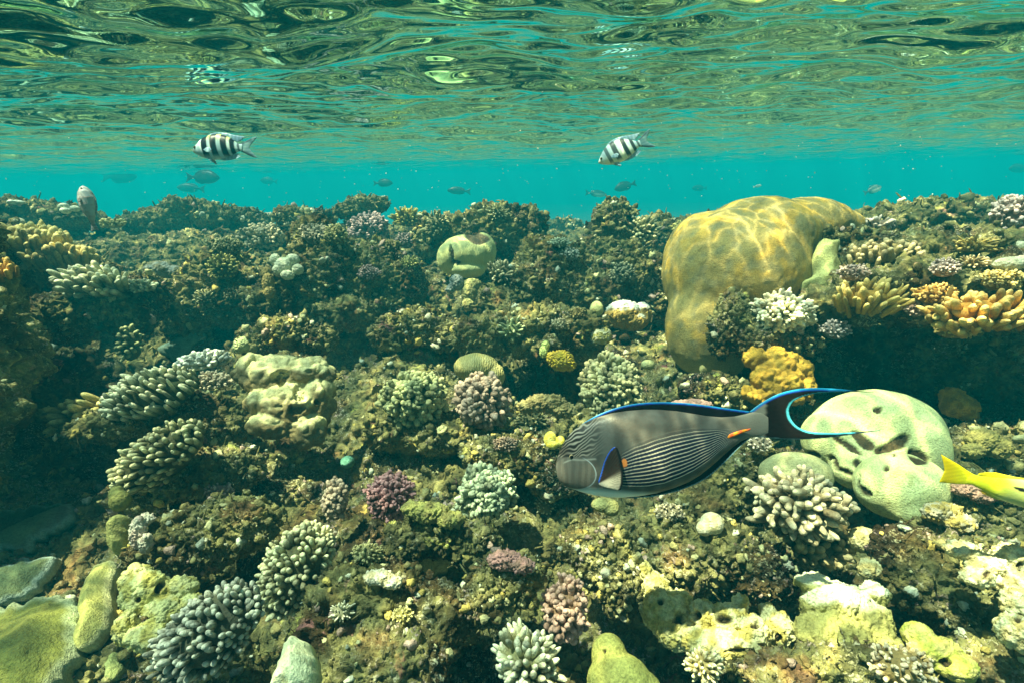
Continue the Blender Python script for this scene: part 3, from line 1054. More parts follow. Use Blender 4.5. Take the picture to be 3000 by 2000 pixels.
SERGEANT = [(0, 30, 40, .06), (20, 0, 66, .3), (70, -58, 98, .55), (140, -126, 132, .8), (220, -176, 160, .95), (320, -206, 176, 1.0), (430, -208, 176, .95),
            (540, -176, 150, .8), (620, -126, 112, .55), (680, -78, 76, .34), (720, -56, 56, .22), (770, -52, 52, .14)]
def sergeant(label, O, D, length, roll, yellow, blue, stripes, yaw=0):
    def col(x, y):
        n = perlin(np.stack([x / 60, y / 60, x * 0], -1), 3)
        c = lerp((.70, .90, .92), blue, sstep(-40, 150, y))
        c = lerp(c, yellow, .8 * (1 - sstep(-170, -40, y)) * sstep(170, 260, x))
        c = lerp(c, (.34, .48, .52), (1 - sstep(90, 200, x)) * .5 * (1 - sstep(0, 60, y)))
        c = c * (1 + .12 * n)[:, None]
        for (x0, w, a) in stripes:
            xc = x0 + .16 * y + .0004 * y * y
            m = (1 - sstep(w * .75, w * 1.15, np.abs(x - xc))) * (1 - sstep(110, 170, y))
            c = lerp(c, (.012, .012, .022), m * a)
        mo = np.hypot((x - 20) / 60, (y - 55) / 40)
        return lerp(c, (.66, .70, .55), 1 - sstep(.5, 1.1, mo))
    def fcol(x, y):
        return lerp((.28, .44, .52), (.36, .54, .70), sstep(-.5, .5, np.sin(x / 9)))
    def tcol(x, y):
        c = lerp((.26, .42, .44), (.18, .33, .36), sstep(-.5, .5, np.sin(y / 8)))
        e = np.abs(np.abs(y) - np.interp(x, [740, 1000], [48, 165]))
        return lerp(c, (.03, .04, .06), .75 * (1 - sstep(10, 26, e)) * (1 - sstep(900, 980, x)))
    small_fish(label, O, D, length, roll, SERGEANT, col, fcol, tcol, name='striped_fish', group='striped reef fish near the surface', yaw=yaw,
               dors=[(180, -150), (260, -212), (340, -236), (430, -240), (540, -226), (640, -196), (760, -176), (812, -168), (770, -120), (700, -84), (640, -110), (540, -170),
                     (430, -202), (300, -196)],
               anal=[(400, 170), (480, 196), (580, 190), (690, 160), (740, 132), (700, 90), (640, 96), (540, 140)],
               pelv=[(215, 150), (270, 190), (330, 236), (350, 232), (320, 168), (280, 150)],
               tail=[(735, -54), (800, -84), (880, -128), (960, -160), (1000, -158), (960, -110), (900, -40), (874, 6), (905, 60), (960, 118), (1000, 158), (950, 156), (870, 126),
                     (800, 86), (735, 54)],
               pec=[(225, 60), (270, 30), (335, 34), (365, 70), (330, 112), (270, 100)],
               eye=(68, 4, 24, .52, (.30, .20, .06)))

GREYFISH = [(0, 16, 24, .08), (30, -30, 62, .4), (100, -104, 118, .75), (200, -166, 166, .95), (320, -196, 190, 1.0), (460, -190, 180, .92), (600, -140, 132, .7),
            (700, -84, 76, .42), (760, -46, 44, .26), (830, -42, 42, .15)]
SLIMFISH = [(p[0], p[1] * .78, p[2] * .78, p[3]) for p in GREYFISH]
def grey_fish(label, O, D, length, facing, roll=0, prof=GREYFISH, tone=(.030, .036, .034), belly=None, yaw=0):
    k = .78 if prof is SLIMFISH else 1.0
    def col(x, y):
        c = np.tile(np.array(tone), (len(x), 1)) * (1 + .3 * perlin(np.stack([x / 90, y / 90, x * 0], -1), 5))[:, None]
        if belly is not None: c = lerp(c, belly, sstep(-30, 60, y) * (1 - sstep(500, 700, x)))
        return c
    def fcol(x, y): return np.tile(np.array(tone) * .8, (len(x), 1))
    small_fish(label, O, D * 2.5, length, roll, prof, col, fcol, fcol, facing=facing, yaw=yaw, name='dark_fish', group='dark fish in the open water behind the reef',
               dors=[(200, -160 * k), (300, -215 * k), (450, -226 * k), (600, -196 * k), (720, -128 * k), (740, -66 * k), (600, -132 * k), (400, -186 * k)],
               anal=[(420, 178 * k), (520, 205 * k), (640, 170 * k), (730, 108 * k), (720, 62 * k), (600, 124 * k)],
               tail=[(800, -44), (870, -76), (950, -128), (1000, -150), (965, -70), (945, 0), (965, 70), (1000, 150), (950, 128), (870, 76), (800, 44)],
               eye=(110, -30, 16, .55, (.10, .09, .05)), ns=44, nt=28)

def pale_fish():
    prof = [(0, 10, 30, .10), (40, -50, 80, .5), (140, -120, 140, .85), (280, -165, 180, 1.0), (430, -160, 178, .95), (560, -120, 140, .75), (680, -70, 84, .45), (760, -44, 50, .25), (830, -38, 40, .15)]
    def col(x, y):
        n = perlin(np.stack([x / 60, y / 60, x * 0], -1), 3)
        c = lerp((.42, .48, .50), (.62, .62, .60), sstep(-100, 120, y))
        c = lerp(c, (.38, .25, .22), .5 * sstep(.0, .4, n))
        c = lerp(c, (.30, .24, .22), sstep(560, 760, x) * .6)
        return c
    def fc(x, y): return lerp((.30, .26, .24), (.42, .40, .40), sstep(-.5, .5, np.sin(x / 10)))
    small_fish('pale silvery pink fish diving nose down above the upper left table corals', (262, 612), 1.9, 132, 82, prof, col, fc, fc, yaw=8, name='pale_fish', thick=.15,
               dors=[(230, -150), (330, -190), (480, -190), (600, -150), (660, -90), (600, -104), (430, -150)],
               anal=[(470, 165), (560, 175), (650, 130), (670, 86), (600, 110)],
               tail=[(800, -40), (880, -64), (1000, -100), (960, 0), (1000, 90), (880, 60), (800, 40)],
               eye=(70, -4, 20, .62, (.15, .12, .06)), pec=[(240, 40), (300, 10), (370, 30), (380, 70), (320, 90)])

def yellow_fish():
    D = .64
    fp = FishPlan('yellow_fish', 'yellow fish with a black side spot leaving past the right edge', 'fish', (2650 + 1900 / 5.226, 1250 + 1080 / 5.226), D, 1 / 5.226, 1900, 1080, yaw=3)
    top = [(960, 800), (985, 700), (1060, 722), (1150, 740), (1250, 752), (1500, 772), (1830, 800), (2200, 850), (2600, 985), (2900, 1190), (3060, 1400)]
    bot = [(960, 830), (985, 868), (1060, 905), (1150, 950), (1250, 1008), (1450, 1105), (1830, 1235), (2200, 1375), (2600, 1490), (2900, 1500), (3060, 1440)]
    top = [(900, 745), (985, 702)] + top[2:]
    bot = [(900, 850), (985, 862)] + bot[2:]
    thick = [(900, 10), (1060, 34), (1300, 66), (1800, 130), (2200, 160), (2600, 150), (2900, 90), (3060, 20)]
    def col(x, y):
        n = perlin(np.stack([x / 120, y / 50, x * 0], -1), 3)
        c = lerp((.62, .66, .02), (.50, .56, .16), sstep(1250, 1750, x + 1.1 * (y - 900)))
        c = lerp(c, (.52, .58, .34), sstep(60, 260, y - (840 + .32 * (x - 1200))) * sstep(1300, 1500, x))
        c = lerp(c, (.36, .50, .34), .6 * sstep(1500, 1900, x) * (1 - sstep(-10, 80, y - (820 + .1 * (x - 1500)))))
        c = c * (1 + .10 * n)[:, None]
        e = np.hypot((x - 1700 - .9 * (y - 935)) / 118, (y - 935 - .28 * (x - 1700)) / 34)
        return lerp(c, (.010, .012, .012), 1 - sstep(.75, 1.05, e))
    fp.body('body', top, bot, thick, col, 160, 60)
    yc = lambda x, y: lerp((.78, .56, .004), (.70, .66, .01), sstep(560, 900, x)) * (1 + .08 * np.sin(y / 9 + x / 60))[:, None]
    fp.fin('tail_fin', [(498, 402), (620, 470), (780, 560), (920, 655), (1010, 705), (1010, 868), (860, 858), (700, 850), (560, 832), (466, 824), (510, 740), (552, 640), (540, 560)], yc, 18, 8)
    yd = lambda x, y: lerp((.62, .52, .01), (.56, .56, .06), sstep(1300, 1800, x))
    fp.fin('dorsal_fin', [(1075, 716), (1110, 692), (1250, 678), (1380, 688), (1530, 724), (1700, 760), (1950, 790), (2300, 800), (2450, 930), (2200, 870), (1830, 815), (1500, 790), (1250, 770)], yd, 20, 7)
    fp.fin('anal_fin', [(1108, 950), (1150, 952), (1260, 1000), (1400, 1070), (1470, 1112), (1420, 1108), (1280, 1060), (1160, 1010)],
           lambda x, y: lerp((.90, .50, .03), (.85, .68, .10), sstep(1150, 1400, x)), 16, 8)
    fp.eye(2860, 1290, 40, 92, (.40, .34, .05))

# ================================================================== build
build_ground()
wtop = build_water()

dr = depth_of_row
# ------------------------------------------------------------------ rocks (x, y, rx, ry, nearer, depth radius)
rock('dark rounded reef rock between the yellow and the topmost finger coral on the skyline', [(1440, 690, 125, 70, 0, 90), (1340, 690, 70, 52, 10, 60), (1540, 680, 62, 66, 0, 60), (1260, 700, 50, 50)], D=4.1)
rock('flat table-like rock at the top of the reef above the purple coral', [(1075, 604, 62, 20, 0, 50), (1030, 622, 50, 20, 0, 40), (1110, 600, 30, 18), (1050, 660, 36, 40, -20)], D=4.7, amp=.2)
rock('tall reef rock right of the channel with a pale finger coral on its side', [(1795, 690, 74, 78, 0, 70), (1760, 760, 76, 60, 10), (1800, 630, 56, 34, -10)], D=3.7)
rock('dark reef rock bearing a small grey coral, left of the big dome', [(1830, 830, 110, 80, 0, 90), (1770, 880, 90, 60, 20), (1910, 850, 60, 80)], D=2.75)
rock('rough brown rock below the purple coral in the middle of the slope', [(1110, 790, 86, 70, 0, 80), (1060, 830, 70, 60, 20), (1190, 830, 60, 58, 10), (1130, 900, 120, 40, -20)], D=2.95)
rock('craggy rock wall right of the pale lime boulder', [(1610, 780, 110, 70, 0, 90), (1570, 850, 110, 70, 20), (1690, 860, 80, 60), (1480, 900, 90, 60, 10)], D=2.75)
rock('broad overhanging ledge above the dark central cave', [(1560, 960, 170, 52, 0, 120), (1420, 985, 110, 48, 0, 90), (1690, 985, 100, 62, 20, 80), (1600, 1010, 120, 36, 40, 80)], D=1.92, amp=.28)
rock('shaded rock under the small white corals in the upper left', [(900, 840, 120, 70, 0, 90), (980, 800, 80, 90, -20), (820, 890, 110, 50, 20), (930, 730, 80, 80, -60), (1000, 920, 110, 40)], D=2.9)
rock('low rock crest with mossy humps on the left skyline', [(560, 618, 90, 30, 0, 70), (640, 640, 80, 34, 10), (500, 650, 90, 40, 0), (720, 650, 70, 36, -30), (420, 660, 70, 34)], D=4.6)
rock('dark spiky rock on the skyline left of the table-like rock', [(860, 640, 50, 30, 0, 44), (900, 660, 70, 40, -20), (940, 650, 40, 30)], D=4.4, amp=.35)
rock('rock shelf carrying the two yellow table corals at the left edge', [(120, 780, 190, 50, 0, 140), (30, 720, 130, 50, -20), (250, 810, 100, 40, 10), (20, 820, 110, 50, 30)], D=2.55)
rock('low mossy rock behind the left table corals', [(90, 622, 130, 26, 0, 80), (200, 645, 110, 30, 10), (20, 655, 100, 34)], D=4.1)
rock('shadowed rock shelf under the white-tipped finger coral', [(300, 900, 120, 50, 0, 80), (200, 930, 110, 56, -10), (380, 930, 80, 50, -20), (420, 860, 90, 44, -60)], D=2.15)
rock('pale-crested rock above the blocky pale boulder coral', [(840, 975, 96, 36, 0, 70), (760, 1000, 70, 34, 10), (930, 1000, 60, 32, -10)], D=1.98)
rock('dark rock under the large spread finger coral', [(420, 1235, 170, 40, 0, 110), (560, 1210, 130, 60, -10), (300, 1260, 110, 34, 10), (640, 1250, 90, 60)], D=1.42)
rock('dark rock under the slanting finger coral at lower left', [(520, 1400, 120, 60, 0, 90), (620, 1390, 90, 70, -10), (430, 1450, 80, 50, 10), (690, 1370, 80, 60, -10)], D=1.18)
rock('brown rock slope above the lime lumpy coral at lower left', [(560, 1590, 150, 90, 0, 90), (680, 1540, 130, 80, -10), (440, 1620, 70, 60, 10)], D=.97, amp=.2)
rock('dark knobbly rock hump at the bottom with white flecks', [(1090, 1780, 190, 140, 0, 120), (1240, 1820, 150, 110, -20), (960, 1860, 100, 110, -10), (1130, 1920, 200, 100, 20)], D=.80, amp=.2, freq=3.0)
rock('dark rock wedge between the big dome and the bright cream coral', [(2150, 945, 62, 66, 0, 60), (2200, 990, 80, 52, 0), (2110, 985, 36, 54, 10), (2300, 1000, 110, 40, -20)], D=1.56, amp=.3)
rock('wide rock ledge on the right covered with yellow finger corals', [(2640, 850, 230, 84, 0, 220), (2880, 850, 220, 110, 20, 240), (2480, 895, 130, 60, 10, 120), (2760, 760, 230, 90, -110, 160), (2930, 900, 160, 70, 60, 160), (2540, 780, 120, 80, -90), (3060, 820, 160, 130, 0, 200), (2660, 900, 140, 50, 50, 120)], D=1.52, amp=.2, fixed=True)
rock('brown mottled rock against the right flank of the big dome', [(2490, 722, 100, 44, 0, 70), (2570, 735, 90, 50, 0, 70), (2420, 705, 46, 26, 0, 40)], D=1.66, fixed=True)
rock('shadowed back wall in the recess below the right ledge', [(2700, 1060, 260, 120, 0, 110), (2950, 1090, 220, 150, 0, 120), (2460, 1050, 120, 90, -10, 90)], D=1.86, amp=.22, fixed=True)
rock('mostly unseen reef wall added along the left edge to cast shade', [(-210, 1050, 240, 240, 0, 260), (-270, 860, 230, 170, -40, 240), (-90, 1200, 130, 130, 30, 140), (-350, 700, 240, 160, -40, 220), (-50, 1000, 100, 100, -20, 120), (-300, 1330, 230, 330, 60, 200), (-340, 1050, 240, 330, 40, 220), (-400, 700, 270, 430, 0, 280), (-340, 760, 200, 400, -350, 220), (-340, 800, 200, 380, -650, 220), (-430, 1150, 200, 520, 300, 200)], D=1.25, amp=.24, fixed=True)  # largely out of view, added and shaped to shade the left hollow
rock('rocky crest with pinkish crust behind the ledge on the right', [(2700, 660, 210, 52, 0, 130), (2900, 680, 150, 70, 20), (2580, 690, 110, 50, 10), (2800, 640, 150, 34, -20)], D=2.5, amp=.24)
rock('brown rock below the mustard knob coral', [(2150, 1170, 70, 50, 0, 60), (2080, 1150, 90, 52, -20), (2220, 1200, 70, 40)], D=1.50)
rock('rock slope under the tail of the striped surgeonfish', [(2130, 1400, 110, 110, 0, 90), (2060, 1480, 120, 70, -10), (2170, 1330, 90, 70, -20)], D=1.12, amp=.2)
rock('grey-brown rock hump below the white egg-shaped coral', [(2120, 1620, 130, 80, 0, 90), (2220, 1680, 100, 90, -10), (2000, 1660, 110, 80, -10), (1960, 1560, 90, 60, -20)], D=.92, amp=.2)
rock('pitted olive rock at the lower right', [(2740, 1690, 150, 120, 0, 110), (2650, 1620, 100, 80, 0), (2830, 1780, 120, 90, 0), (2900, 1660, 90, 80, -10)], D=.80, amp=.16, freq=3.2)
rock('brown rock speckled with pinkish crust under the yellow fish', [(2850, 1470, 130, 90, 0, 90), (2940, 1560, 110, 80, -10), (2740, 1560, 90, 60, 10)], D=.98, amp=.2)
rock('shadowed rock below the right ledge beside the pale lime dome', [(2900, 1320, 130, 70, 0, 70), (2820, 1360, 110, 70, 10), (2990, 1350, 120, 90, 0)], D=1.24)
rock('brown rock at the bottom right corner', [(2480, 1960, 150, 90, 0, 90), (2300, 1980, 120, 60, 0), (2900, 1960, 130, 90, 0), (2650, 1990, 120, 60)], D=.68, amp=.2)
rock('mossy rock between the two green cauliflower corals and the surgeonfish', [(1530, 1340, 110, 66, 0, 90), (1440, 1330, 90, 50, -10), (1620, 1400, 80, 60, 0)], D=1.18, amp=.18)
rock('far low reef rock in the channel', [(1650, 665, 60, 20, 0, 50), (1700, 676, 44, 18), (1600, 672, 40, 16)], D=7.2, fixed=True)
rock('far rock right of the channel beside the big dome', [(1930, 660, 46, 26, 0, 40), (1890, 690, 40, 30), (1960, 700, 60, 40, 30)], D=4.6)

rock('tall mossy mound between the dark left hollow and the central rock', [(640, 850, 110, 90, 0, 100), (560, 900, 90, 70, 20), (720, 880, 90, 80, 0), (660, 790, 70, 50, -20)], D=2.6)
rock('dark jagged rock lip over the shadow left of the central cave', [(1230, 960, 90, 46, 0, 80), (1150, 985, 70, 40, 10), (1310, 985, 70, 40, 10)], D=2.0)
rock('lumpy rock left of the dome and above the mustard boulder', [(1900, 820, 70, 56, 0, 60), (1850, 760, 50, 40, -10), (1930, 880, 50, 56, 10)], D=2.4)
rock('broad mossy rock under the olive and mauve corals', [(1300, 1270, 150, 60, 0, 110), (1180, 1260, 110, 56, 0), (1420, 1290, 90, 56, 0)], D=1.38, amp=.2)
rock('flat algae-covered rock right of the rose pink coral', [(1280, 1560, 110, 60, 0, 90), (1380, 1590, 90, 60, 0), (1200, 1590, 80, 50, 0)], D=.96, amp=.2)
rock('rough mound left of the salmon coral bearing pale chips', [(1480, 1700, 100, 74, 0, 80), (1420, 1760, 80, 70, 0), (1540, 1680, 60, 50, 0)], D=.82, amp=.22)
rock('rugged rock between the salmon coral and the pale yellow lobes', [(1780, 1640, 100, 90, 0, 80), (1820, 1720, 70, 80, 0), (1720, 1600, 80, 60, 0)], D=.86, amp=.24)

# ------------------------------------------------------------------ finger and cauliflower corals
CREAM = (.62, .60, .34); YEL = (.60, .50, .13); OLV = (.24, .22, .09)
def fc(*a, **k): return colony('finger_coral', *a, **k)
def cc(*a, **k):
    k.setdefault('fork', 2); k.setdefault('L', .34); k.setdefault('rad', .085); k.setdefault('par', .1); k.setdefault('n', 150); k.setdefault('tip_at', .3); k.setdefault('irr', .26)
    return colony('cauliflower_coral', *a, **k)
def tc(*a, **k):
    k.setdefault('par', .75); k.setdefault('L', .75); k.setdefault('rad', .10); k.setdefault('axis', (0, .9, .45)); k.setdefault('spread', -.1); k.setdefault('deep', .8); k.setdefault('n', 110)
    return colony('table_coral', *a, **k)

tc('yellow table coral touching the left edge, the upper of two', 92, 692, 104, 36, base=(.36, .28, .09), tip=(.72, .62, .26), D=2.5, n=150, rad=.13, L=.6)
tc('long yellow table coral below its twin at the left edge', 165, 742, 116, 30, base=(.38, .29, .09), tip=(.70, .58, .24), D=2.45, n=160, rad=.13, L=.6)
tc('orange-yellow table coral tip cut by the left edge', 5, 790, 46, 34, base=(.40, .24, .06), tip=(.72, .46, .14), D=2.2, n=40, rad=.16)
fc('thick white-tipped finger coral on the left shelf', 262, 822, 104, 50, n=95, L=.55, rad=.10, base=(.22, .22, .09), tip=(.80, .80, .56), D=2.0, par=.65, axis=(-.25, .5, .85), tip_at=.3)
fc('small pale frilly coral right of the white-tipped one', 415, 838, 50, 21, n=60, L=.6, rad=.12, base=(.40, .42, .24), tip=(.70, .74, .54), D=2.2, par=.4)
cc('round pale beige cauliflower coral on the upper left skyline rocks', 770, 702, 69, 48, base=(.22, .20, .13), tip=(.50, .46, .32), D=3.5)
cc('dull green cauliflower coral behind the beige one', 663, 724, 50, 28, base=(.13, .15, .08), tip=(.30, .31, .18), D=3.7, n=110)
fc('yellow-tipped finger coral below the dull green one', 656, 784, 50, 44, n=90, base=(.17, .16, .05), tip=(.66, .60, .22), D=3.0)
cc('purple cauliflower coral on the central skyline', 1080, 676, 68, 52, base=(.20, .145, .15), tip=(.42, .33, .34), D=3.7, n=190, rad=.075)
fc('bright yellow finger coral against the open water', 1196, 640, 56, 34, n=90, L=.6, base=(.28, .20, .03), tip=(.74, .64, .20), D=3.9, par=.3, spread=-.2)
fc('grey-green finger coral beside the bright yellow one', 1280, 662, 36, 48, n=75, base=(.14, .15, .08), tip=(.42, .42, .25), D=3.85, par=.2)
cc('small mauve branching coral under the bright yellow one', 1190, 706, 33, 26, n=70, base=(.20, .14, .13), tip=(.52, .42, .40), D=3.5)
fc('pale green finger coral topping the dark skyline rock', 1457, 624, 36, 26, n=70, L=.6, base=(.18, .19, .08), tip=(.58, .58, .34), D=3.75)
fc('pale finger coral tucked beside the lime boulder', 1470, 800, 55, 42, n=95, L=.6, base=(.20, .19, .09), tip=(.66, .62, .40), D=2.75, par=.3, axis=(.4, .7, .5))
fc('cream-green finger coral on the flank of the tall rock', 1872, 680, 60, 47, n=120, L=.5, base=(.20, .20, .09), tip=(.64, .62, .36), D=3.35, rad=.085)
cc('small grey-green cauliflower coral on the rock left of the dome', 1822, 802, 42, 38, n=80, base=(.12, .14, .09), tip=(.34, .36, .24), D=2.65)
cc('pale blue-green coral far off in the channel', 1640, 712, 34, 16, n=60, base=(.20, .28, .20), tip=(.45, .55, .42), D=4.4)
cc('small blue-grey coral in front of the channel rocks', 1668, 745, 30, 22, n=60, base=(.22, .27, .24), tip=(.48, .54, .48), D=3.6)
cc('olive yellow coral peeping out behind the big dome', 2006, 668, 46, 24, n=80, base=(.26, .25, .07), tip=(.52, .50, .20), D=3.0)
tc('large spread finger coral in a slanting fan at the left', 440, 1152, 142, 76, n=170, L=.36, rad=.060, base=(.075, .10, .04), tip=(.90, .88, .60), D=1.46, par=.8, axis=(-.22, .7, .7), tip_at=.25, roll=16, jit=.05)
tc('darker olive arm of finger coral below the slanting fan', 235, 1202, 120, 44, n=46, L=.7, rad=.13, base=(.24, .20, .07), tip=(.60, .54, .22), D=1.42, par=.7, axis=(-.5, .45, .8), roll=18)
fc('bright bleached white coral above the slanting fan', 592, 1056, 84, 30, n=95, L=.55, rad=.11, base=(.55, .62, .54), tip=(.88, .92, .84), D=1.72, par=.4, roll=8)
cc('small pinkish cream coral below the bleached one', 630, 1116, 58, 32, n=90, base=(.44, .34, .22), tip=(.74, .64, .46), D=1.6)
fc('slanting olive finger coral at the lower left', 464, 1338, 158, 74, n=190, L=.30, rad=.062, base=(.12, .12, .05), tip=(.70, .66, .38), D=1.10, tip_at=.3, par=.6, axis=(-.15, .45, .9), roll=38, jit=.06)
fc('long grey finger coral at the bottom left', 615, 1846, 178, 108, n=260, L=.26, rad=.056, base=(.13, .13, .08), tip=(.66, .64, .50), D=.72, tip_at=.3, par=.5, axis=(.0, .45, .9), roll=36, jit=.06)
fc('tall cream finger coral leaning left of the knobbly hump', 868, 1668, 104, 150, n=260, L=.26, rad=.060, base=(.20, .19, .08), tip=(.84, .80, .48), D=.86, tip_at=.3, par=.45, axis=(-.25, .5, .85), roll=-22, jit=.06)
cc('rose pink cauliflower coral in the middle foreground', 1146, 1455, 73, 76, n=170, base=(.30, .13, .14), tip=(.56, .29, .29), D=1.02, tip_at=.4, rad=.08)
cc('narrow tan pink coral left of the rose pink one', 985, 1462, 38, 66, n=100, base=(.36, .26, .18), tip=(.60, .47, .34), D=1.04, rad=.13)
cc('pale mint cauliflower coral below the surgeonfish head', 1420, 1446, 88, 88, n=210, base=(.18, .23, .13), tip=(.50, .58, .40), D=1.03)
cc('rounded olive green cauliflower coral left of the mauve one', 1216, 1170, 100, 86, n=230, base=(.18, .20, .08), tip=(.44, .46, .24), D=1.46)
cc('mauve tan branching coral in the centre of the slope', 1414, 1178, 88, 96, n=170, base=(.26, .19, .15), tip=(.45, .35, .28), D=1.42, rad=.09)
cc('big cream cauliflower coral just above the surgeonfish back', 1788, 1140, 88, 112, n=250, base=(.26, .25, .11), tip=(.60, .57, .32), D=1.42, rad=.075)
cc('salmon pink stubby coral near the bottom centre', 1655, 1782, 74, 98, n=120, L=.4, rad=.105, base=(.40, .25, .15), tip=(.66, .42, .34), D=.80, fork=1, par=.3)
fc('pointed cream finger coral at the bottom edge', 1540, 1930, 100, 100, n=120, L=.62, rad=.092, base=(.38, .36, .17), tip=(.86, .84, .60), D=.66, par=.45, axis=(-.1, .85, .5), tip_at=.5)
cc('large pale brown coral with thick folded fingers at the right', 2340, 1472, 160, 104, n=105, L=.5, rad=.085, base=(.22, .18, .10), tip=(.66, .60, .40), D=.90, fork=1, tip_at=.5, jit=.14)
cc('lower dark-rooted clump of folded fingers under the pale brown coral', 2400, 1606, 110, 64, n=46, L=.6, rad=.12, base=(.13, .11, .05), tip=(.56, .48, .26), D=.90, fork=1, par=.5, axis=(.3, .3, .8), tip_at=.45)
cc('glaring cream white coral on the right ledge', 2290, 920, 96, 64, n=190, L=.4, base=(.52, .44, .22), tip=(.92, .88, .64), D=1.46)
tc('row of yellow fingers along the right ledge', 2560, 868, 112, 54, n=75, L=.7, rad=.095, base=(.46, .30, .05), tip=(.84, .66, .24), D=1.45, par=.6, axis=(.1, .85, .5))
tc('fat yellow finger coral at the right edge', 2870, 912, 150, 62, n=90, L=.7, rad=.098, base=(.50, .27, .04), tip=(.88, .62, .22), D=1.20, par=.7, axis=(-.6, .5, .7))
tc('curved crest of pale yellow knobs above the right ledge', 2600, 742, 110, 46, n=70, L=.4, rad=.10, base=(.28, .23, .10), tip=(.62, .52, .30), D=1.82)
cc('purple grey frilly coral hanging from the ledge front', 2448, 966, 46, 32, n=60, base=(.24, .21, .20), tip=(.46, .42, .42), D=1.42)
cc('pinkish white crusty coral in the upper right corner of the reef', 2960, 636, 52, 66, n=120, base=(.46, .34, .30), tip=(.78, .64, .60), D=1.7)
cc('small pink and white knobbly coral on the ledge top at the right', 2766, 786, 42, 30, n=70, base=(.44, .32, .27), tip=(.74, .60, .56), D=1.5)
fc('row of tiny white coral stubs along the crest right of the dome', 2570, 660, 56, 26, n=34, L=.6, rad=.14, base=(.34, .28, .20), tip=(.84, .74, .66), D=2.25)
fc('small pale stubs at the foot of the bottom right rocks', 2060, 1950, 60, 50, n=60, L=.6, rad=.10, base=(.40, .34, .14), tip=(.80, .76, .48), D=.62)
cc('speckled yellow white coral on the bottom edge at the right', 2640, 1950, 90, 56, n=70, base=(.44, .32, .12), tip=(.84, .72, .50), D=.62)
cc('white knobbly coral under the tail of the surgeonfish', 2225, 1300, 38, 30, n=46, base=(.42, .36, .26), tip=(.78, .70, .58), D=1.06)
fc('dim finger coral in the shadow of the left hollow', 380, 1010, 36, 62, n=40, L=.5, rad=.12, base=(.10, .12, .06), tip=(.30, .34, .18), D=1.85)
cc('small green coral on the rocks right of the beige one', 985, 690, 34, 36, n=70, base=(.20, .20, .08), tip=(.50, .48, .24), D=3.6)
cc('pale crusty coral on the rock crest left of the purple one', 930, 690, 52, 34, n=90, base=(.24, .22, .14), tip=(.50, .46, .34), D=3.75)
fc('tiny pale yellow coral at the left skyline', 330, 655, 40, 16, n=40, L=.5, rad=.16, base=(.36, .32, .12), tip=(.70, .64, .32), D=3.2)
fc('small pale green fingers on the ledge above the cave', 1500, 965, 42, 40, n=30, L=.7, rad=.09, base=(.24, .30, .14), tip=(.58, .66, .40), D=1.75)

cc('orange branching coral in the middle of the right ledge', 2740, 862, 62, 34, n=80, base=(.46, .24, .04), tip=(.80, .52, .18), D=1.36)
cc('pink crusty coral between the yellow row and the fat yellow fingers', 2690, 905, 44, 26, n=70, base=(.44, .26, .20), tip=(.74, .54, .46), D=1.34)
cc('golden coral clump on top of the right ledge near the edge', 2930, 820, 66, 34, n=90, base=(.46, .32, .06), tip=(.80, .64, .26), D=1.42)
fc('cream orange stubs behind the small pink and white coral', 2850, 770, 56, 24, n=50, L=.6, base=(.42, .30, .12), tip=(.80, .66, .42), D=1.55)
cc('dusty pink coral beside the pale plate right of the dome', 2500, 800, 46, 28, n=70, base=(.36, .25, .20), tip=(.66, .52, .46), D=1.5)
cc('yellow brown coral hanging under the fat yellow fingers', 2800, 970, 60, 24, n=60, base=(.34, .22, .05), tip=(.64, .48, .16), D=1.3)
cc('small dull brown coral on the mossy mound left of centre', 690, 860, 34, 24, n=70, base=(.16, .13, .06), tip=(.36, .32, .18))
fc('pale tipped little finger coral on top of the mossy mound', 600, 868, 32, 24, n=44, L=.6, base=(.22, .21, .09), tip=(.66, .64, .40))
cc('low mauve crusty coral on the central rock face', 1080, 800, 36, 24, n=70, base=(.22, .16, .15), tip=(.44, .34, .32))
fc('little yellow green finger coral on the shoulder of the central rock', 1200, 770, 30, 24, n=50, base=(.24, .25, .08), tip=(.62, .62, .26))
cc('tiny pale coral at the lip of the cave ledge', 1640, 950, 30, 20, n=50, base=(.30, .28, .16), tip=(.62, .58, .40))
cc('small ochre coral on the flat ledge left of the lime ball', 1690, 920, 26, 20, n=50, base=(.30, .22, .07), tip=(.58, .46, .20))
fc('dim olive finger coral in the gap right of the olive cauliflower coral', 1560, 1230, 52, 34, n=60, base=(.14, .14, .06), tip=(.40, .38, .20))
cc('small brown pink coral on the rock below the mauve one', 1480, 1300, 40, 26, n=70, base=(.24, .16, .11), tip=(.46, .34, .26))
fc('short cream finger coral on the slope right of the mint one', 1600, 1480, 40, 30, n=46, base=(.32, .30, .14), tip=(.72, .70, .46))
cc('low olive coral on the slope between the rose and cream corals', 1080, 1620, 50, 32, n=70, base=(.20, .20, .08), tip=(.44, .43, .22))
cc('small yellow coral on the knobbly hump', 1180, 1800, 36, 26, n=50, base=(.36, .32, .10), tip=(.68, .64, .30))
fc('cluster of white stubs on the left flank of the knobbly hump', 1000, 1790, 40, 30, n=40, L=.6, base=(.36, .36, .22), tip=(.80, .80, .62))
cc('pink speckled coral left of the lime lumpy coral tops', 640, 1440, 42, 30, n=60, base=(.34, .22, .18), tip=(.60, .46, .40))
cc('grey coral knot on the rock under the surgeonfish belly', 1960, 1500, 46, 30, n=60, base=(.22, .20, .13), tip=(.48, .44, .32))
fc('short golden fingers on the right crest below the pinkish crust', 2860, 720, 70, 30, n=60, L=.55, base=(.38, .27, .06), tip=(.74, .58, .22), D=1.7)
fc('tan knobs on the front of the right ledge', 2700, 930, 60, 28, n=50, L=.55, base=(.36, .26, .10), tip=(.68, .54, .28), D=1.4)

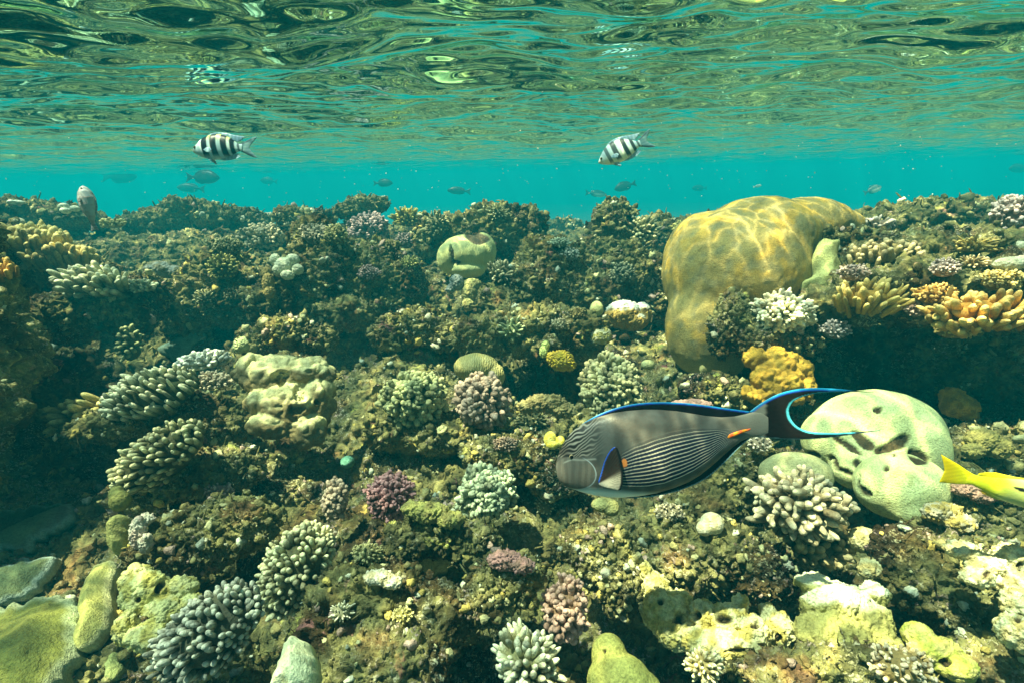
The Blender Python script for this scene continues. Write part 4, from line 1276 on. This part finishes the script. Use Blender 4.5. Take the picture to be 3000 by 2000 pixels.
# ------------------------------------------------------------------ massive, lobed and plate corals
DOMEC = (.40, .315, .11)
def dome_col(c, px, py, N, q):
    n = fbm(q * 3.2, 4, 3)
    c = lerp(DOMEC, (.62, .41, .085), sstep(-.02, .25, n))
    c = lerp(c, (.27, .25, .13), sstep(.05, .4, perlin(q * 7, 9)) * .7)
    foot = sstep(1000, 1090, py)
    return lerp(c, (.48, .44, .22), foot * .7)
blob('boulder_coral', 'huge smooth yellow dome coral towering over the right of the reef',
     [(2150, 800, 206, 190, 0, 200), (2065, 960, 116, 150, 20, 120), (2215, 705, 170, 122, -20, 170), (2345, 670, 150, 86, -50, 130), (2070, 760, 122, 140, -20, 150),
      (2275, 790, 104, 90, 10, 120), (2120, 1060, 62, 50, 40, 60), (2440, 672, 80, 58, -80, 90)], D=1.72, smooth=70, lean=.1, k=.30, amp=.035, freq=2.0, amp2=.006, mat=M_SMOOTH, sub=6, colfn=dome_col, billow=False)
blob('boulder_coral', 'pale lime dome coral with dark eroded holes behind the surgeonfish tail',
     [(2565, 1275, 198, 136, 0, 110), (2680, 1320, 86, 126, 0, 90), (2440, 1285, 86, 88, 10), (2640, 1425, 126, 98, 60, 110), (2680, 1490, 74, 48, 40), (2540, 1330, 110, 80, 10), (2500, 1370, 60, 60, 10)],
     D=1.17, smooth=18, k=.16, amp=.03, freq=1.6, col=(.78, .84, .40), col2=(.70, .76, .37), sub=6, billow=False, mat=M_SMOOTH, lean=1.05, fixed=True,
     holes=[(2572, 1199, 12, 9, 10), (2486, 1305, 64, 9, 8, 32), (2532, 1290, 36, 16, 7, 42), (2622, 1302, 46, 18, 8, -24), (2580, 1318, 24, 12, 7), (2686, 1337, 30, 17, 7, 28), (2597, 1369, 9, 7, 8), (2620, 1332, 5, 5, 4),
            (2509, 1390, 10, 46, 9, 6), (2533, 1439, 24, 8, 7, 35), (2440, 1350, 10, 19, 8, -30), (2512, 1354, 13, 11, 7), (2477, 1380, 36, 8, 8, 20), (2375, 1330, 26, 7, 7, 10), (2528, 1482, 8, 6, 5)])
blob('boulder_coral', 'smooth grey-green dome behind the thick folded-finger coral', [(2330, 1390, 104, 66, 0, 80)], D=1.02, amp=.04, col=(.42, .45, .24), billow=False)
blob('boulder_coral', 'pale lime boulder coral with a dark crack in the middle of the upper slope',
     [(1368, 748, 82, 60, 0, 70), (1412, 738, 42, 56, -16), (1322, 756, 42, 50, 0), (1372, 792, 50, 22, 14)], D=2.75, k=.2, amp=.05, freq=1.6,
     col=(.56, .60, .26), col2=(.46, .50, .22), mat=M_BRAIN, billow=False, holes=[(1322, 750, 6, 30, 12, -6), (1333, 770, 16, 6, 10), (1398, 698, 34, 15, 2, 12)], smooth=14, lean=.3)
blob('encrusting_coral', 'brown hanging coral finger with a lime tip under the pale lime boulder', [(1376, 860, 24, 30, 0), (1384, 836, 28, 20, 0), (1372, 892, 18, 20, 4)], D=2.5, amp=.16, col=(.24, .22, .09), col2=(.34, .34, .14))
def block_shade_col(c, px, py, N, q):  # paints light tops and shaded flanks into the colour by facing
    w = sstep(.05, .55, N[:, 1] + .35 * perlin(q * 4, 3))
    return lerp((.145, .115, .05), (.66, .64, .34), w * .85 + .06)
blob('boulder_coral', 'blocky pale yellow boulder coral with shade-tinted flanks at left of centre',
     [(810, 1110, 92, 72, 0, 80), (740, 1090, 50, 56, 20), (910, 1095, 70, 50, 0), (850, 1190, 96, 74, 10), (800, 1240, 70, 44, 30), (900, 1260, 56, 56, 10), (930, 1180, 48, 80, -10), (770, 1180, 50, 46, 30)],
     D=1.36, lean=.4, k=.06, amp=.20, freq=1.5, amp2=.015, oct=2, sub=6, mat=M_SMOOTH, colfn=block_shade_col, holes=[(930, 1176, 9, 8, 16), (905, 1085, 10, 8, 12), (820, 1105, 26, 18, 14), (880, 1150, 20, 22, 14), (865, 1200, 22, 12, 16)])
blob('lobe_coral', 'mustard yellow knobby coral under the dark wedge rock', [(2285, 1085, 80, 60, 0, 60), (2215, 1050, 34, 32, 10), (2275, 1050, 36, 34, 20), (2350, 1085, 32, 30, 20), (2240, 1110, 40, 40, 30),
     (2300, 1120, 44, 40, 30), (2355, 1135, 36, 36, 20), (2230, 1160, 36, 30, 20), (2195, 1150, 22, 22, 20), (2320, 1160, 34, 28, 30), (2262, 1140, 26, 26, 40)], D=1.40, k=.10, amp=.10, freq=3.0,
     col=(.52, .33, .045), col2=(.42, .25, .03), knob=.16, kfreq=3.2)
blob('lobe_coral', 'cluster of white rounded lobes below the beige cauliflower coral', [(832, 780, 26, 26, 0), (806, 762, 15, 18, 8), (858, 762, 20, 18, 0), (872, 790, 16, 16, 0), (842, 806, 20, 14, 8), (815, 790, 16, 16, 10)],
     D=3.0, k=.08, amp=.12, col=(.74, .76, .56), col2=(.60, .64, .46))
blob('sponge', 'upright tan sponge finger beside the white lobes', [(786, 830, 16, 30, 0), (780, 800, 14, 18, 0), (790, 856, 16, 20, 0)], D=2.85, amp=.14, col=(.34, .27, .10), cat='sponge')
blob('boulder_coral', 'small lime ball coral left of the mustard boulder', [(1748, 906, 20, 24, 0)], D=2.1, amp=.06, col=(.56, .60, .28), sub=4)
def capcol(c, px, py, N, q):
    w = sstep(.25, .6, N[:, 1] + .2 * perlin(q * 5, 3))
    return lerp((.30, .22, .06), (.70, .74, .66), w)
blob('boulder_coral', 'mustard boulder coral capped with bluish white', [(1826, 922, 54, 42, 0), (1880, 918, 28, 32, 0), (1850, 940, 50, 30, 0)], D=2.05, k=.12, amp=.14, colfn=capcol, mat=M_PLATE)
blob('lobe_coral', 'small yellow and white lump below the capped boulder', [(1762, 984, 30, 25, 0), (1745, 990, 18, 18, 6)], D=1.85, amp=.2, col=(.62, .52, .16), col2=(.78, .74, .50))
blob('brain_coral', 'tan ridged brain coral at the left of the dark cave', [(1395, 1075, 66, 42, 0, 56), (1440, 1100, 40, 40, 0)], D=1.62, amp=.08, freq=1.5, col=(.38, .34, .12), col2=(.44, .40, .16), mat=M_BRAIN, billow=False)
blob('lobe_coral', 'bright yellow knob hanging at the right of the cave', [(1645, 1056, 36, 30, 0), (1620, 1048, 18, 18, 6), (1668, 1068, 18, 18, 4)], D=1.58, k=.1, amp=.16, col=(.56, .44, .04), col2=(.46, .36, .05), knob=.2)
blob('encrusting_coral', 'small lime green crust above the bright yellow knob', [(1592, 1030, 12, 18, 0), (1598, 1012, 12, 14, 0)], D=1.6, amp=.3, col=(.50, .62, .22), sub=4)
blob('boulder_coral', 'small lime stone-like coral right of the big cream coral', [(1898, 1068, 20, 15, 0)], D=1.5, amp=.1, col=(.60, .62, .30), sub=4)
blob('encrusting_coral', 'pale lime lump left of the pale-crested rock', [(714, 1008, 28, 24, 0), (700, 1018, 18, 18, 4)], D=1.85, amp=.12, col=(.54, .60, .30))
blob('lobe_coral', 'pair of yellow egg-shaped knobs left of the surgeonfish head', [(1612, 1286, 19, 24, 0), (1642, 1292, 14, 17, 0), (1618, 1302, 18, 14, 0)], D=1.15, k=.08, amp=.04, col=(.70, .58, .07), col2=(.64, .62, .16))
blob('encrusting_coral', 'pale yellow flat lump just below the surgeonfish belly', [(1772, 1478, 40, 20, 0), (1790, 1492, 24, 18, 4)], D=1.0, amp=.1, col=(.52, .50, .20), mat=M_PLATE)
blob('lobe_coral', 'white egg-shaped coral below the tail end of the surgeonfish', [(2086, 1532, 34, 32, 0), (2064, 1546, 24, 22, 0)], D=.92, amp=.05, col=(.76, .74, .54), col2=(.66, .60, .34))
blob('lobe_coral', 'rounded yellow lobe rising from the bottom edge', [(1785, 1925, 52, 66, 0, 60), (1815, 2000, 96, 80, 0, 80), (1880, 2020, 60, 50, 0)], D=.64, smooth=30, k=.3, amp=.05, col=(.62, .56, .15), col2=(.50, .45, .12), billow=False, holes=[(1770, 1905, 6, 6, 10)])
blob('lobe_coral', 'bright pale yellow lobes with hollows right of the salmon coral', [(1940, 1790, 62, 60, 0, 50), (1918, 1720, 44, 40, 0), (1890, 1680, 26, 34, 0), (1980, 1850, 60, 46, 10), (1990, 1780, 46, 50, 0)], D=.78, k=.12, amp=.24, oct=5,
     col=(.70, .66, .32), col2=(.56, .48, .14), mat=M_PLATE, holes=[(1990, 1812, 18, 12, 20), (1935, 1760, 10, 8, 14)])
blob('lobe_coral', 'group of cup-like pale yellow lobes in the lower right', [(2130, 1820, 70, 50, 0, 50), (2060, 1800, 40, 42, 0), (2200, 1850, 60, 46, 0), (2280, 1840, 42, 46, 0), (2110, 1880, 90, 34, 10), (2250, 1790, 24, 26), (2170, 1770, 22, 30), (2050, 1880, 50, 40)],
     D=.74, k=.10, amp=.26, freq=2.4, oct=5, col=(.66, .64, .36), col2=(.50, .42, .12), mat=M_PLATE, sub=6, holes=[(2120, 1812, 30, 15, 26, 12), (2040, 1802, 14, 14, 20), (2215, 1830, 14, 10, 16), (2180, 1905, 40, 8, 14), (2280, 1870, 12, 12, 14)])
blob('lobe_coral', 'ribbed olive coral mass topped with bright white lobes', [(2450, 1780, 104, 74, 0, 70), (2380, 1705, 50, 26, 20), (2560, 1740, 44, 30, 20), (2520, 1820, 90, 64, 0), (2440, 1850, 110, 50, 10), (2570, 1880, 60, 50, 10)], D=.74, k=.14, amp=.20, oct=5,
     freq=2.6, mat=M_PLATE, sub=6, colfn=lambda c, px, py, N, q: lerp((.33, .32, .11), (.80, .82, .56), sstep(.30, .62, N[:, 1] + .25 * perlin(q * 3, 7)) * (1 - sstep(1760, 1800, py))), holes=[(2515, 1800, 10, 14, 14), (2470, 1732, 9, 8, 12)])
blob('lobe_coral', 'pale branching lobes beside the folded-finger coral', [(2530, 1580, 44, 36, 0), (2560, 1660, 36, 30, 10), (2590, 1640, 22, 34, 10), (2540, 1670, 24, 24, 16)], D=.86, k=.12, amp=.18, col=(.62, .60, .34), col2=(.46, .40, .18), mat=M_PLATE)
blob('lobe_coral', 'string of white lobes along the right edge', [(2890, 1660, 60, 38, 0, 44), (2820, 1610, 50, 24, 0), (2960, 1640, 44, 50, 0), (2985, 1710, 40, 46, 6), (2990, 1780, 44, 56, 10), (2975, 1850, 46, 50, 10), (2860, 1690, 44, 26, 10), (2920, 1700, 40, 20)], D=.74, k=.12, amp=.28, freq=2.6, oct=5,
     col=(.70, .70, .44), col2=(.54, .46, .22), mat=M_PLATE, sub=6, holes=[(2990, 1655, 12, 10, 16), (2890, 1680, 12, 8, 14), (2985, 1810, 12, 12, 14)])
blob('encrusting_coral', 'chartreuse crust with a dark pit at the bottom right', [(2740, 1905, 76, 40, 0, 44), (2690, 1860, 44, 36, 0), (2800, 1950, 60, 36, 0)], D=.66, k=.2, amp=.12, col=(.46, .50, .10), col2=(.54, .52, .18), holes=[(2770, 1938, 18, 12, 18)])
blob('lobe_coral', 'olive yellow lumps between the shadowed rock and the yellow fish', [(2880, 1290, 44, 36, 0), (2920, 1310, 40, 30, 0), (2850, 1320, 30, 22, 0)], D=1.18, k=.12, amp=.2, col=(.44, .38, .12), col2=(.32, .28, .10))
blob('sponge', 'orange-yellow sponge crust in the shade under the right ledge', [(2810, 1190, 50, 34, 0), (2790, 1160, 34, 26, -4), (2836, 1216, 28, 18, 4)], D=1.32, k=.12, amp=.2, col=(.56, .32, .04), col2=(.34, .20, .03), cat='sponge')
blob('lobe_coral', 'white smooth lump at the right edge above the fat yellow fingers', [(2960, 775, 46, 22, 0), (3000, 770, 40, 22, 0)], D=1.45, amp=.1, col=(.72, .72, .54), col2=(.60, .58, .40))
blob('encrusting_coral', 'pink crust just behind the dorsal fin of the surgeonfish', [(2030, 1186, 58, 18, 0, 30), (1990, 1184, 26, 12)], D=1.36, amp=.12, col=(.56, .34, .30), mat=M_PLATE)
blob('encrusting_coral', 'lime lobe hanging at the lower end of the slanting olive finger coral', [(352, 1466, 28, 30, 0), (342, 1446, 20, 24, 0)], D=.98, amp=.06, col=(.30, .30, .09), mat=M_PLATE)
blob('lobe_coral', 'bright lime lumpy coral beside the grey finger coral', [(430, 1740, 70, 66, 0, 56), (400, 1700, 44, 46, 0), (480, 1790, 56, 36, 10), (440, 1860, 70, 34, 10), (530, 1720, 50, 30, -10), (370, 1840, 30, 50, 0), (560, 1770, 40, 30, -10)], D=.80, k=.12, amp=.2, freq=2.4,
     col=(.60, .60, .28), col2=(.46, .42, .12), mat=M_PLATE, sub=6, holes=[(410, 1815, 18, 10, 16), (470, 1720, 10, 22, 16, 30), (475, 1855, 12, 10, 14), (400, 1760, 8, 8, 10)])
blob('encrusting_coral', 'white and pinkish crust on the olive leaf at the left', [(405, 1560, 22, 50, 0, 20), (425, 1520, 26, 16), (430, 1590, 16, 30)], D=.94, amp=.3, k=.1, col=(.62, .60, .48), col2=(.48, .40, .34), mat=M_PLATE)
blob('encrusting_coral', 'blue-grey crust at the foot of the lime boulder', [(1338, 828, 20, 24, 0), (1320, 848, 14, 12, 0)], D=2.5, amp=.3, col=(.34, .38, .36), mat=M_PLATE, sub=4)
blob('encrusting_coral', 'small turquoise lump in the shaded gap above the rose coral', [(1018, 1352, 20, 18, 0)], D=1.12, amp=.12, col=(.12, .32, .24), sub=4)
blob('plate_coral', 'grey-brown folded leaf coral in the upper left shade', [(470, 792, 46, 26, 0, 34), (510, 800, 30, 22, -6)], D=2.5, amp=.12, k=.1, col=(.28, .25, .15), col2=(.36, .38, .34), mat=M_PLATE)
blob('encrusting_coral', 'white pebble-like coral near the left skyline', [(192, 618, 15, 9, 0), (188, 604, 14, 8), (220, 612, 14, 9)], D=3.4, k=.05, amp=.1, col=(.76, .80, .66), sub=4)
blob('encrusting_coral', 'pale crust on the skyline at the far left edge', [(48, 594, 26, 6, 0, 16)], D=4.0, amp=.15, col=(.62, .72, .66), sub=4)

sheet('plate_coral', 'large smooth olive plate coral in the bottom left corner', [(-60, 1830), (60, 1800), (170, 1768), (230, 1772), (290, 1800), (275, 1870), (290, 1930), (240, 1990), (210, 2060), (-60, 2060)], (.135, .15, .032), (.10, .115, .026), bulge=.03, thick=.03,
      rim=(.40, .46, .30), frill=22, lift=.05, bump=.035)
sheet('plate_coral', 'smooth olive strip plate left of the bright lime coral', [(300, 1700), (345, 1660), (385, 1668), (360, 1740), (372, 1830), (340, 1890), (290, 1935), (262, 1900), (285, 1830), (275, 1780)], (.30, .31, .10), (.24, .25, .09), bulge=.03, frill=8, rim=(.56, .58, .32), lift=.045)
sheet('plate_coral', 'dim green ragged plate at the left edge', [(-40, 1530), (60, 1500), (150, 1495), (230, 1480), (250, 1515), (215, 1560), (140, 1585), (110, 1640), (30, 1610), (-40, 1640)], (.11, .15, .07), (.09, .10, .07), bulge=.02, frill=16, rim=(.18, .26, .20), seed=4, lift=.03)
sheet('plate_coral', 'dim green plate with a blue-white edge below the ragged one', [(-40, 1700), (50, 1660), (110, 1655), (190, 1640), (185, 1680), (140, 1720), (90, 1770), (-40, 1790)], (.13, .17, .08), bulge=.02, frill=16, rim=(.34, .46, .44), seed=5, lift=.03)
sheet('plate_coral', 'olive leaf-shaped plate in the left foreground', [(350, 1525), (385, 1515), (402, 1560), (398, 1625), (365, 1645), (340, 1620), (335, 1575)], (.36, .38, .14), bulge=.03, frill=6, D=.95, seed=6, lift=.02)
sheet('plate_coral', 'pale lime plate with a frayed lower edge in the foreground', [(1195, 1660), (1230, 1615), (1290, 1610), (1348, 1615), (1350, 1668), (1315, 1680), (1270, 1700), (1235, 1728), (1215, 1720)], (.62, .62, .28), (.52, .50, .18), bulge=.03, frill=14, seed=7, lift=.035)
sheet('plate_coral', 'bright white plate at the bottom edge left of the knobbly hump', [(865, 1870), (905, 1890), (925, 1900), (945, 1960), (940, 2040), (810, 2040), (828, 1970), (850, 1920)], (.88, .92, .66), (.78, .82, .52), bulge=.03, frill=10, seed=8, lift=.02, D=.61, tilt=(0, -.8))
sheet('plate_coral', 'small lime leaf plate near the bottom left', [(365, 1908), (385, 1950), (375, 1995), (340, 2000), (332, 1965)], (.36, .42, .16), bulge=.01, frill=14, seed=9, lift=.03)
sheet('plate_coral', 'dull turquoise crust plate in the shade above the bleached coral', [(462, 1032), (520, 1010), (548, 985), (570, 965), (580, 990), (622, 985), (600, 1008), (570, 1012), (560, 1050), (505, 1066)], (.22, .34, .28), bulge=.02, frill=14, seed=10, lift=.03)
sheet('plate_coral', 'pale lime wavy plate between the big dome and the right ledge', [(2380, 735), (2420, 718), (2460, 722), (2440, 760), (2458, 790), (2440, 820), (2482, 840), (2470, 880), (2420, 890), (2340, 880), (2320, 850), (2370, 830), (2378, 780)], (.56, .58, .24), (.48, .50, .20),
      D=1.56, tilt=(-.2, -.2), bulge=.05, frill=14, seed=11)

blob('encrusting_coral', 'yellow-green crust patch on the slope below the rose pink coral', [(1260, 1500, 60, 30, 0, 30), (1320, 1520, 40, 24, 0), (1210, 1490, 36, 22, 0)], D=1.02, amp=.3, oct=5, col=(.44, .42, .13), col2=(.28, .25, .09), mat=M_PLATE)
blob('encrusting_coral', 'mauve crust patch on the rock beside the salmon coral', [(1480, 1640, 54, 30, 0, 26), (1530, 1655, 36, 22, 0)], D=.86, amp=.3, oct=5, col=(.34, .20, .20), col2=(.22, .14, .12), mat=M_PLATE)
blob('encrusting_coral', 'pale ochre crust over the rock left of the cream cauliflower coral', [(1600, 1180, 64, 26, 0, 30), (1650, 1200, 40, 22, 0), (1550, 1190, 36, 20, 0)], D=1.36, amp=.3, oct=5, col=(.44, .36, .16), col2=(.26, .21, .09), mat=M_PLATE)
blob('encrusting_coral', 'bone white dead coral slab on the knobbly hump', [(1110, 1690, 46, 20, 0, 30), (1150, 1704, 30, 18, 0)], D=.80, amp=.34, oct=5, col=(.66, .66, .52), col2=(.46, .42, .26), mat=M_PLATE)
blob('encrusting_coral', 'yellow crust with white edge on the rock under the yellow fish', [(2760, 1500, 60, 30, 0, 30), (2810, 1530, 46, 26, 0)], D=.98, amp=.3, oct=5, col=(.54, .42, .13), col2=(.62, .56, .40), mat=M_PLATE)
blob('encrusting_coral', 'pinkish crust below the tail of the yellow fish', [(2840, 1430, 50, 24, 0, 26), (2880, 1450, 40, 20, 0)], D=1.0, amp=.34, oct=5, col=(.48, .30, .24), col2=(.30, .20, .15), mat=M_PLATE)

# ------------------------------------------------------------------ turf and rubble: nobody could count them
def scatter_points(n, rs):
    V = [];  N = []
    ng = int(n * .6)
    gv, gn = SURFACES[0]
    k = rs.randint(0, len(gv), ng)
    V.append(gv[k]); N.append(gn[k])
    rest = SURFACES[1:]
    for v, nn in rest:
        up = np.where(nn @ (CB * .7 + np.array([0, 0, .7])) > .1)[0]
        if len(up) == 0: continue
        m = int((n - ng) / len(rest))
        k = up[rs.randint(0, len(up), m)]
        V.append(v[k]); N.append(nn[k])
    return np.concatenate(V), np.concatenate(N)

def lumps(P, N, size, rs, sub=2, squash=(.5, 1.5), rough=.5):
    iv, jf = ico(sub)
    protos = []
    for k in range(14):
        d = 1 + .45 * perlin(iv * 1.9 + k * 9, k) + rough * perlin(iv * 4.3 + k * 5, k + 7) + rs.normal(0, .08, len(iv))
        protos.append(iv * d[:, None])
    n = len(P)
    L = np.stack(protos)[rs.randint(0, 14, n)] * rs.uniform(*squash, (n, 1, 3)) * size[:, None, None]
    a, b, c = rs.uniform(0, 6.28, n), rs.uniform(0, 6.28, n), rs.uniform(0, 6.28, n)
    def rot(L, i, j, t):
        ct, st = np.cos(t)[:, None], np.sin(t)[:, None]
        o = L.copy()
        o[..., i] = L[..., i] * ct - L[..., j] * st; o[..., j] = L[..., i] * st + L[..., j] * ct
        return o
    L = rot(rot(rot(L, 0, 1, a), 1, 2, b), 0, 2, c)
    V = (L + P[:, None, :]).reshape(-1, 3)
    F = (jf[None] + (np.arange(n) * len(iv))[:, None, None]).reshape(-1, 3)
    return V, F, len(iv)

def turf():
    rs = np.random.RandomState(11)
    n = 25000 if QUALITY else 9000
    P, N = scatter_points(n, rs)
    r = np.linalg.norm(P, axis=1)
    keep = perlin(P * 7, 71) + .3 * rs.normal(size=len(P)) > -.2
    P, N, r = P[keep], N[keep], r[keep]
    size = (.0018 + .0066 * rs.rand(len(P)) ** 2.2) * np.clip(r, .7, 4) ** .8
    V, F, m = lumps(P + N * size[:, None] * .3, N, size, rs, squash=(.65, 1.35), rough=.4)
    n2 = 13000 if QUALITY else 4000                      # short curled stubs of algae
    P2, N2 = scatter_points(n2, rs)
    r2 = np.clip(np.linalg.norm(P2, axis=1), .7, 4) ** .85
    dirs = N2 + rs.normal(0, .75, N2.shape); dirs /= np.linalg.norm(dirs, axis=1)[:, None]
    ln = rs.uniform(.004, .013, len(P2)) * r2
    V2, F2, _ = fingers_mesh(P2 - dirs * ln[:, None] * .2, P2 + dirs * ln[:, None], ln * rs.uniform(.10, .22, len(P2)), 5,
                             rs.normal(0, .5, P2.shape) * ln[:, None], prof=([0, .5, .9, 1.0], [1.0, .9, .6, .2]))
    V, F, C = merge([(V, [F], np.zeros((len(V), 3))), (V2, F2, np.zeros((len(V2), 3)))])
    o = mesh_obj('algae_turf', V, F, M_ROCK)
    tag(o, 'dark brown and olive algae turf knobs covering the bare reef', 'algae', kind='stuff')
turf()

def rubble():
    rs = np.random.RandomState(3)
    n = 16000 if QUALITY else 4000
    P, N = scatter_points(n, rs)
    r = np.linalg.norm(P, axis=1)
    keep = perlin(P * 5, 75) + .35 * rs.normal(size=len(P)) > -.05
    P, N, r = P[keep], N[keep], r[keep]; n = len(P)
    size = (.0016 + .0060 * rs.rand(n) ** 2.6) * np.clip(r, .7, 4) ** .8
    V, F, m = lumps(P + N * size[:, None] * .6, N, size, rs, squash=(.5, 1.5), rough=.7)
    pal = np.array([(.30, .28, .12), (.52, .52, .28), (.68, .68, .50), (.42, .31, .26), (.52, .42, .12), (.44, .50, .40)])
    pr = np.array([.30, .26, .14, .10, .12, .08])
    c = pal[rs.choice(len(pal), n, p=pr / pr.sum())] * rs.uniform(.7, 1.2, (n, 1))
    o = mesh_obj('coral_rubble', V, [F], M_PLATE, np.repeat(c, m, 0))
    tag(o, 'small pale coral chips and knobs littering the reef slope', 'rubble', kind='stuff')
rubble()

def specks():
    rs = np.random.RandomState(17)
    n = 420
    d = rs.uniform(.5, 7.0, n)
    x = rs.uniform(-1.1, 1.1, n) * d; z = -.2 + rs.rand(n) * .46
    P = np.stack([x, d, z], -1)
    P = P[P[:, 2] > Hmacro(P[:, 0], P[:, 1]) + .05]
    size = rs.uniform(.0004, .0011, len(P)) * np.clip(P[:, 1], .8, 4) ** .8
    V, F, m = lumps(P, P, size, rs, squash=(.4, 1.6), rough=.7)
    o = mesh_obj('floating_particles', V, [F], M_PLATE, np.array((.75, .78, .66)))
    tag(o, 'tiny pale specks drifting in the open water', 'particles', kind='stuff')
specks()

# ------------------------------------------------------------------ fish
surgeonfish()
yellow_fish()
pale_fish()
ST1 = [(228, 50, 1), (370, 50, 1), (520, 46, 1), (634, 33, 1), (716, 16, .8)]
ST2 = [(190, 32, .8), (330, 46, .9), (505, 40, .95), (640, 30, .95), (730, 18, .8)]
sergeant('striped fish with a yellow-green back at the upper left', (659, 434), 2.1, 190, -1, (.74, .80, .08), (.46, .66, .80), ST1)
sergeant('striped fish swimming nose down at the upper middle, white bellied', (1832, 438), 2.0, 168, -19, (.72, .88, .74), (.86, .88, .66), ST2, yaw=-14)
grey_fish('dark fish with a pale tail stalk beneath the yellow-backed striped fish, facing right', (594, 520), 5.6, 100, 1, 0)
grey_fish('faint slim fish just below the darkest one at the left', (560, 552), 7.6, 84, -1, 4, prof=SLIMFISH)
grey_fish('very faint fish over the left skyline', (350, 518), 9.5, 104, 1, -3)
grey_fish('barely visible fish right of the dark pair', (788, 531), 11.0, 52, -1, 6)
grey_fish('plump dark fish facing right above the bright yellow coral', (1122, 537), 6.2, 58, 1, -2)
grey_fish('slim dark fish facing left above the pale skyline finger coral', (1345, 560), 6.4, 70, -1, 4, prof=SLIMFISH)
grey_fish('slim faint fish with a pale belly facing right near the gap', (1746, 568), 7.2, 64, 1, 5, prof=SLIMFISH, belly=(.30, .42, .38))
grey_fish('oval dark fish with raised tail above the tall rock', (1832, 546), 5.6, 68, -1, -16)
grey_fish('faint round fish hovering over the left shoulder of the dome', (2050, 552), 11.0, 46, -1, 0)
grey_fish('small fish with a bright white side above the right of the dome', (2556, 557), 5.4, 56, 1, -22, belly=(.75, .85, .75), tone=(.10, .14, .13))
grey_fish('tiny pale fish high over the dome', (2219, 546), 6.0, 26, 1, -14, prof=SLIMFISH, tone=(.40, .50, .46), belly=(.7, .8, .72))
grey_fish('faint dark fish cut by the right edge below the surface', (2988, 494), 9.0, 66, -1, 0)

build_haze(max(wtop + .04, .5))
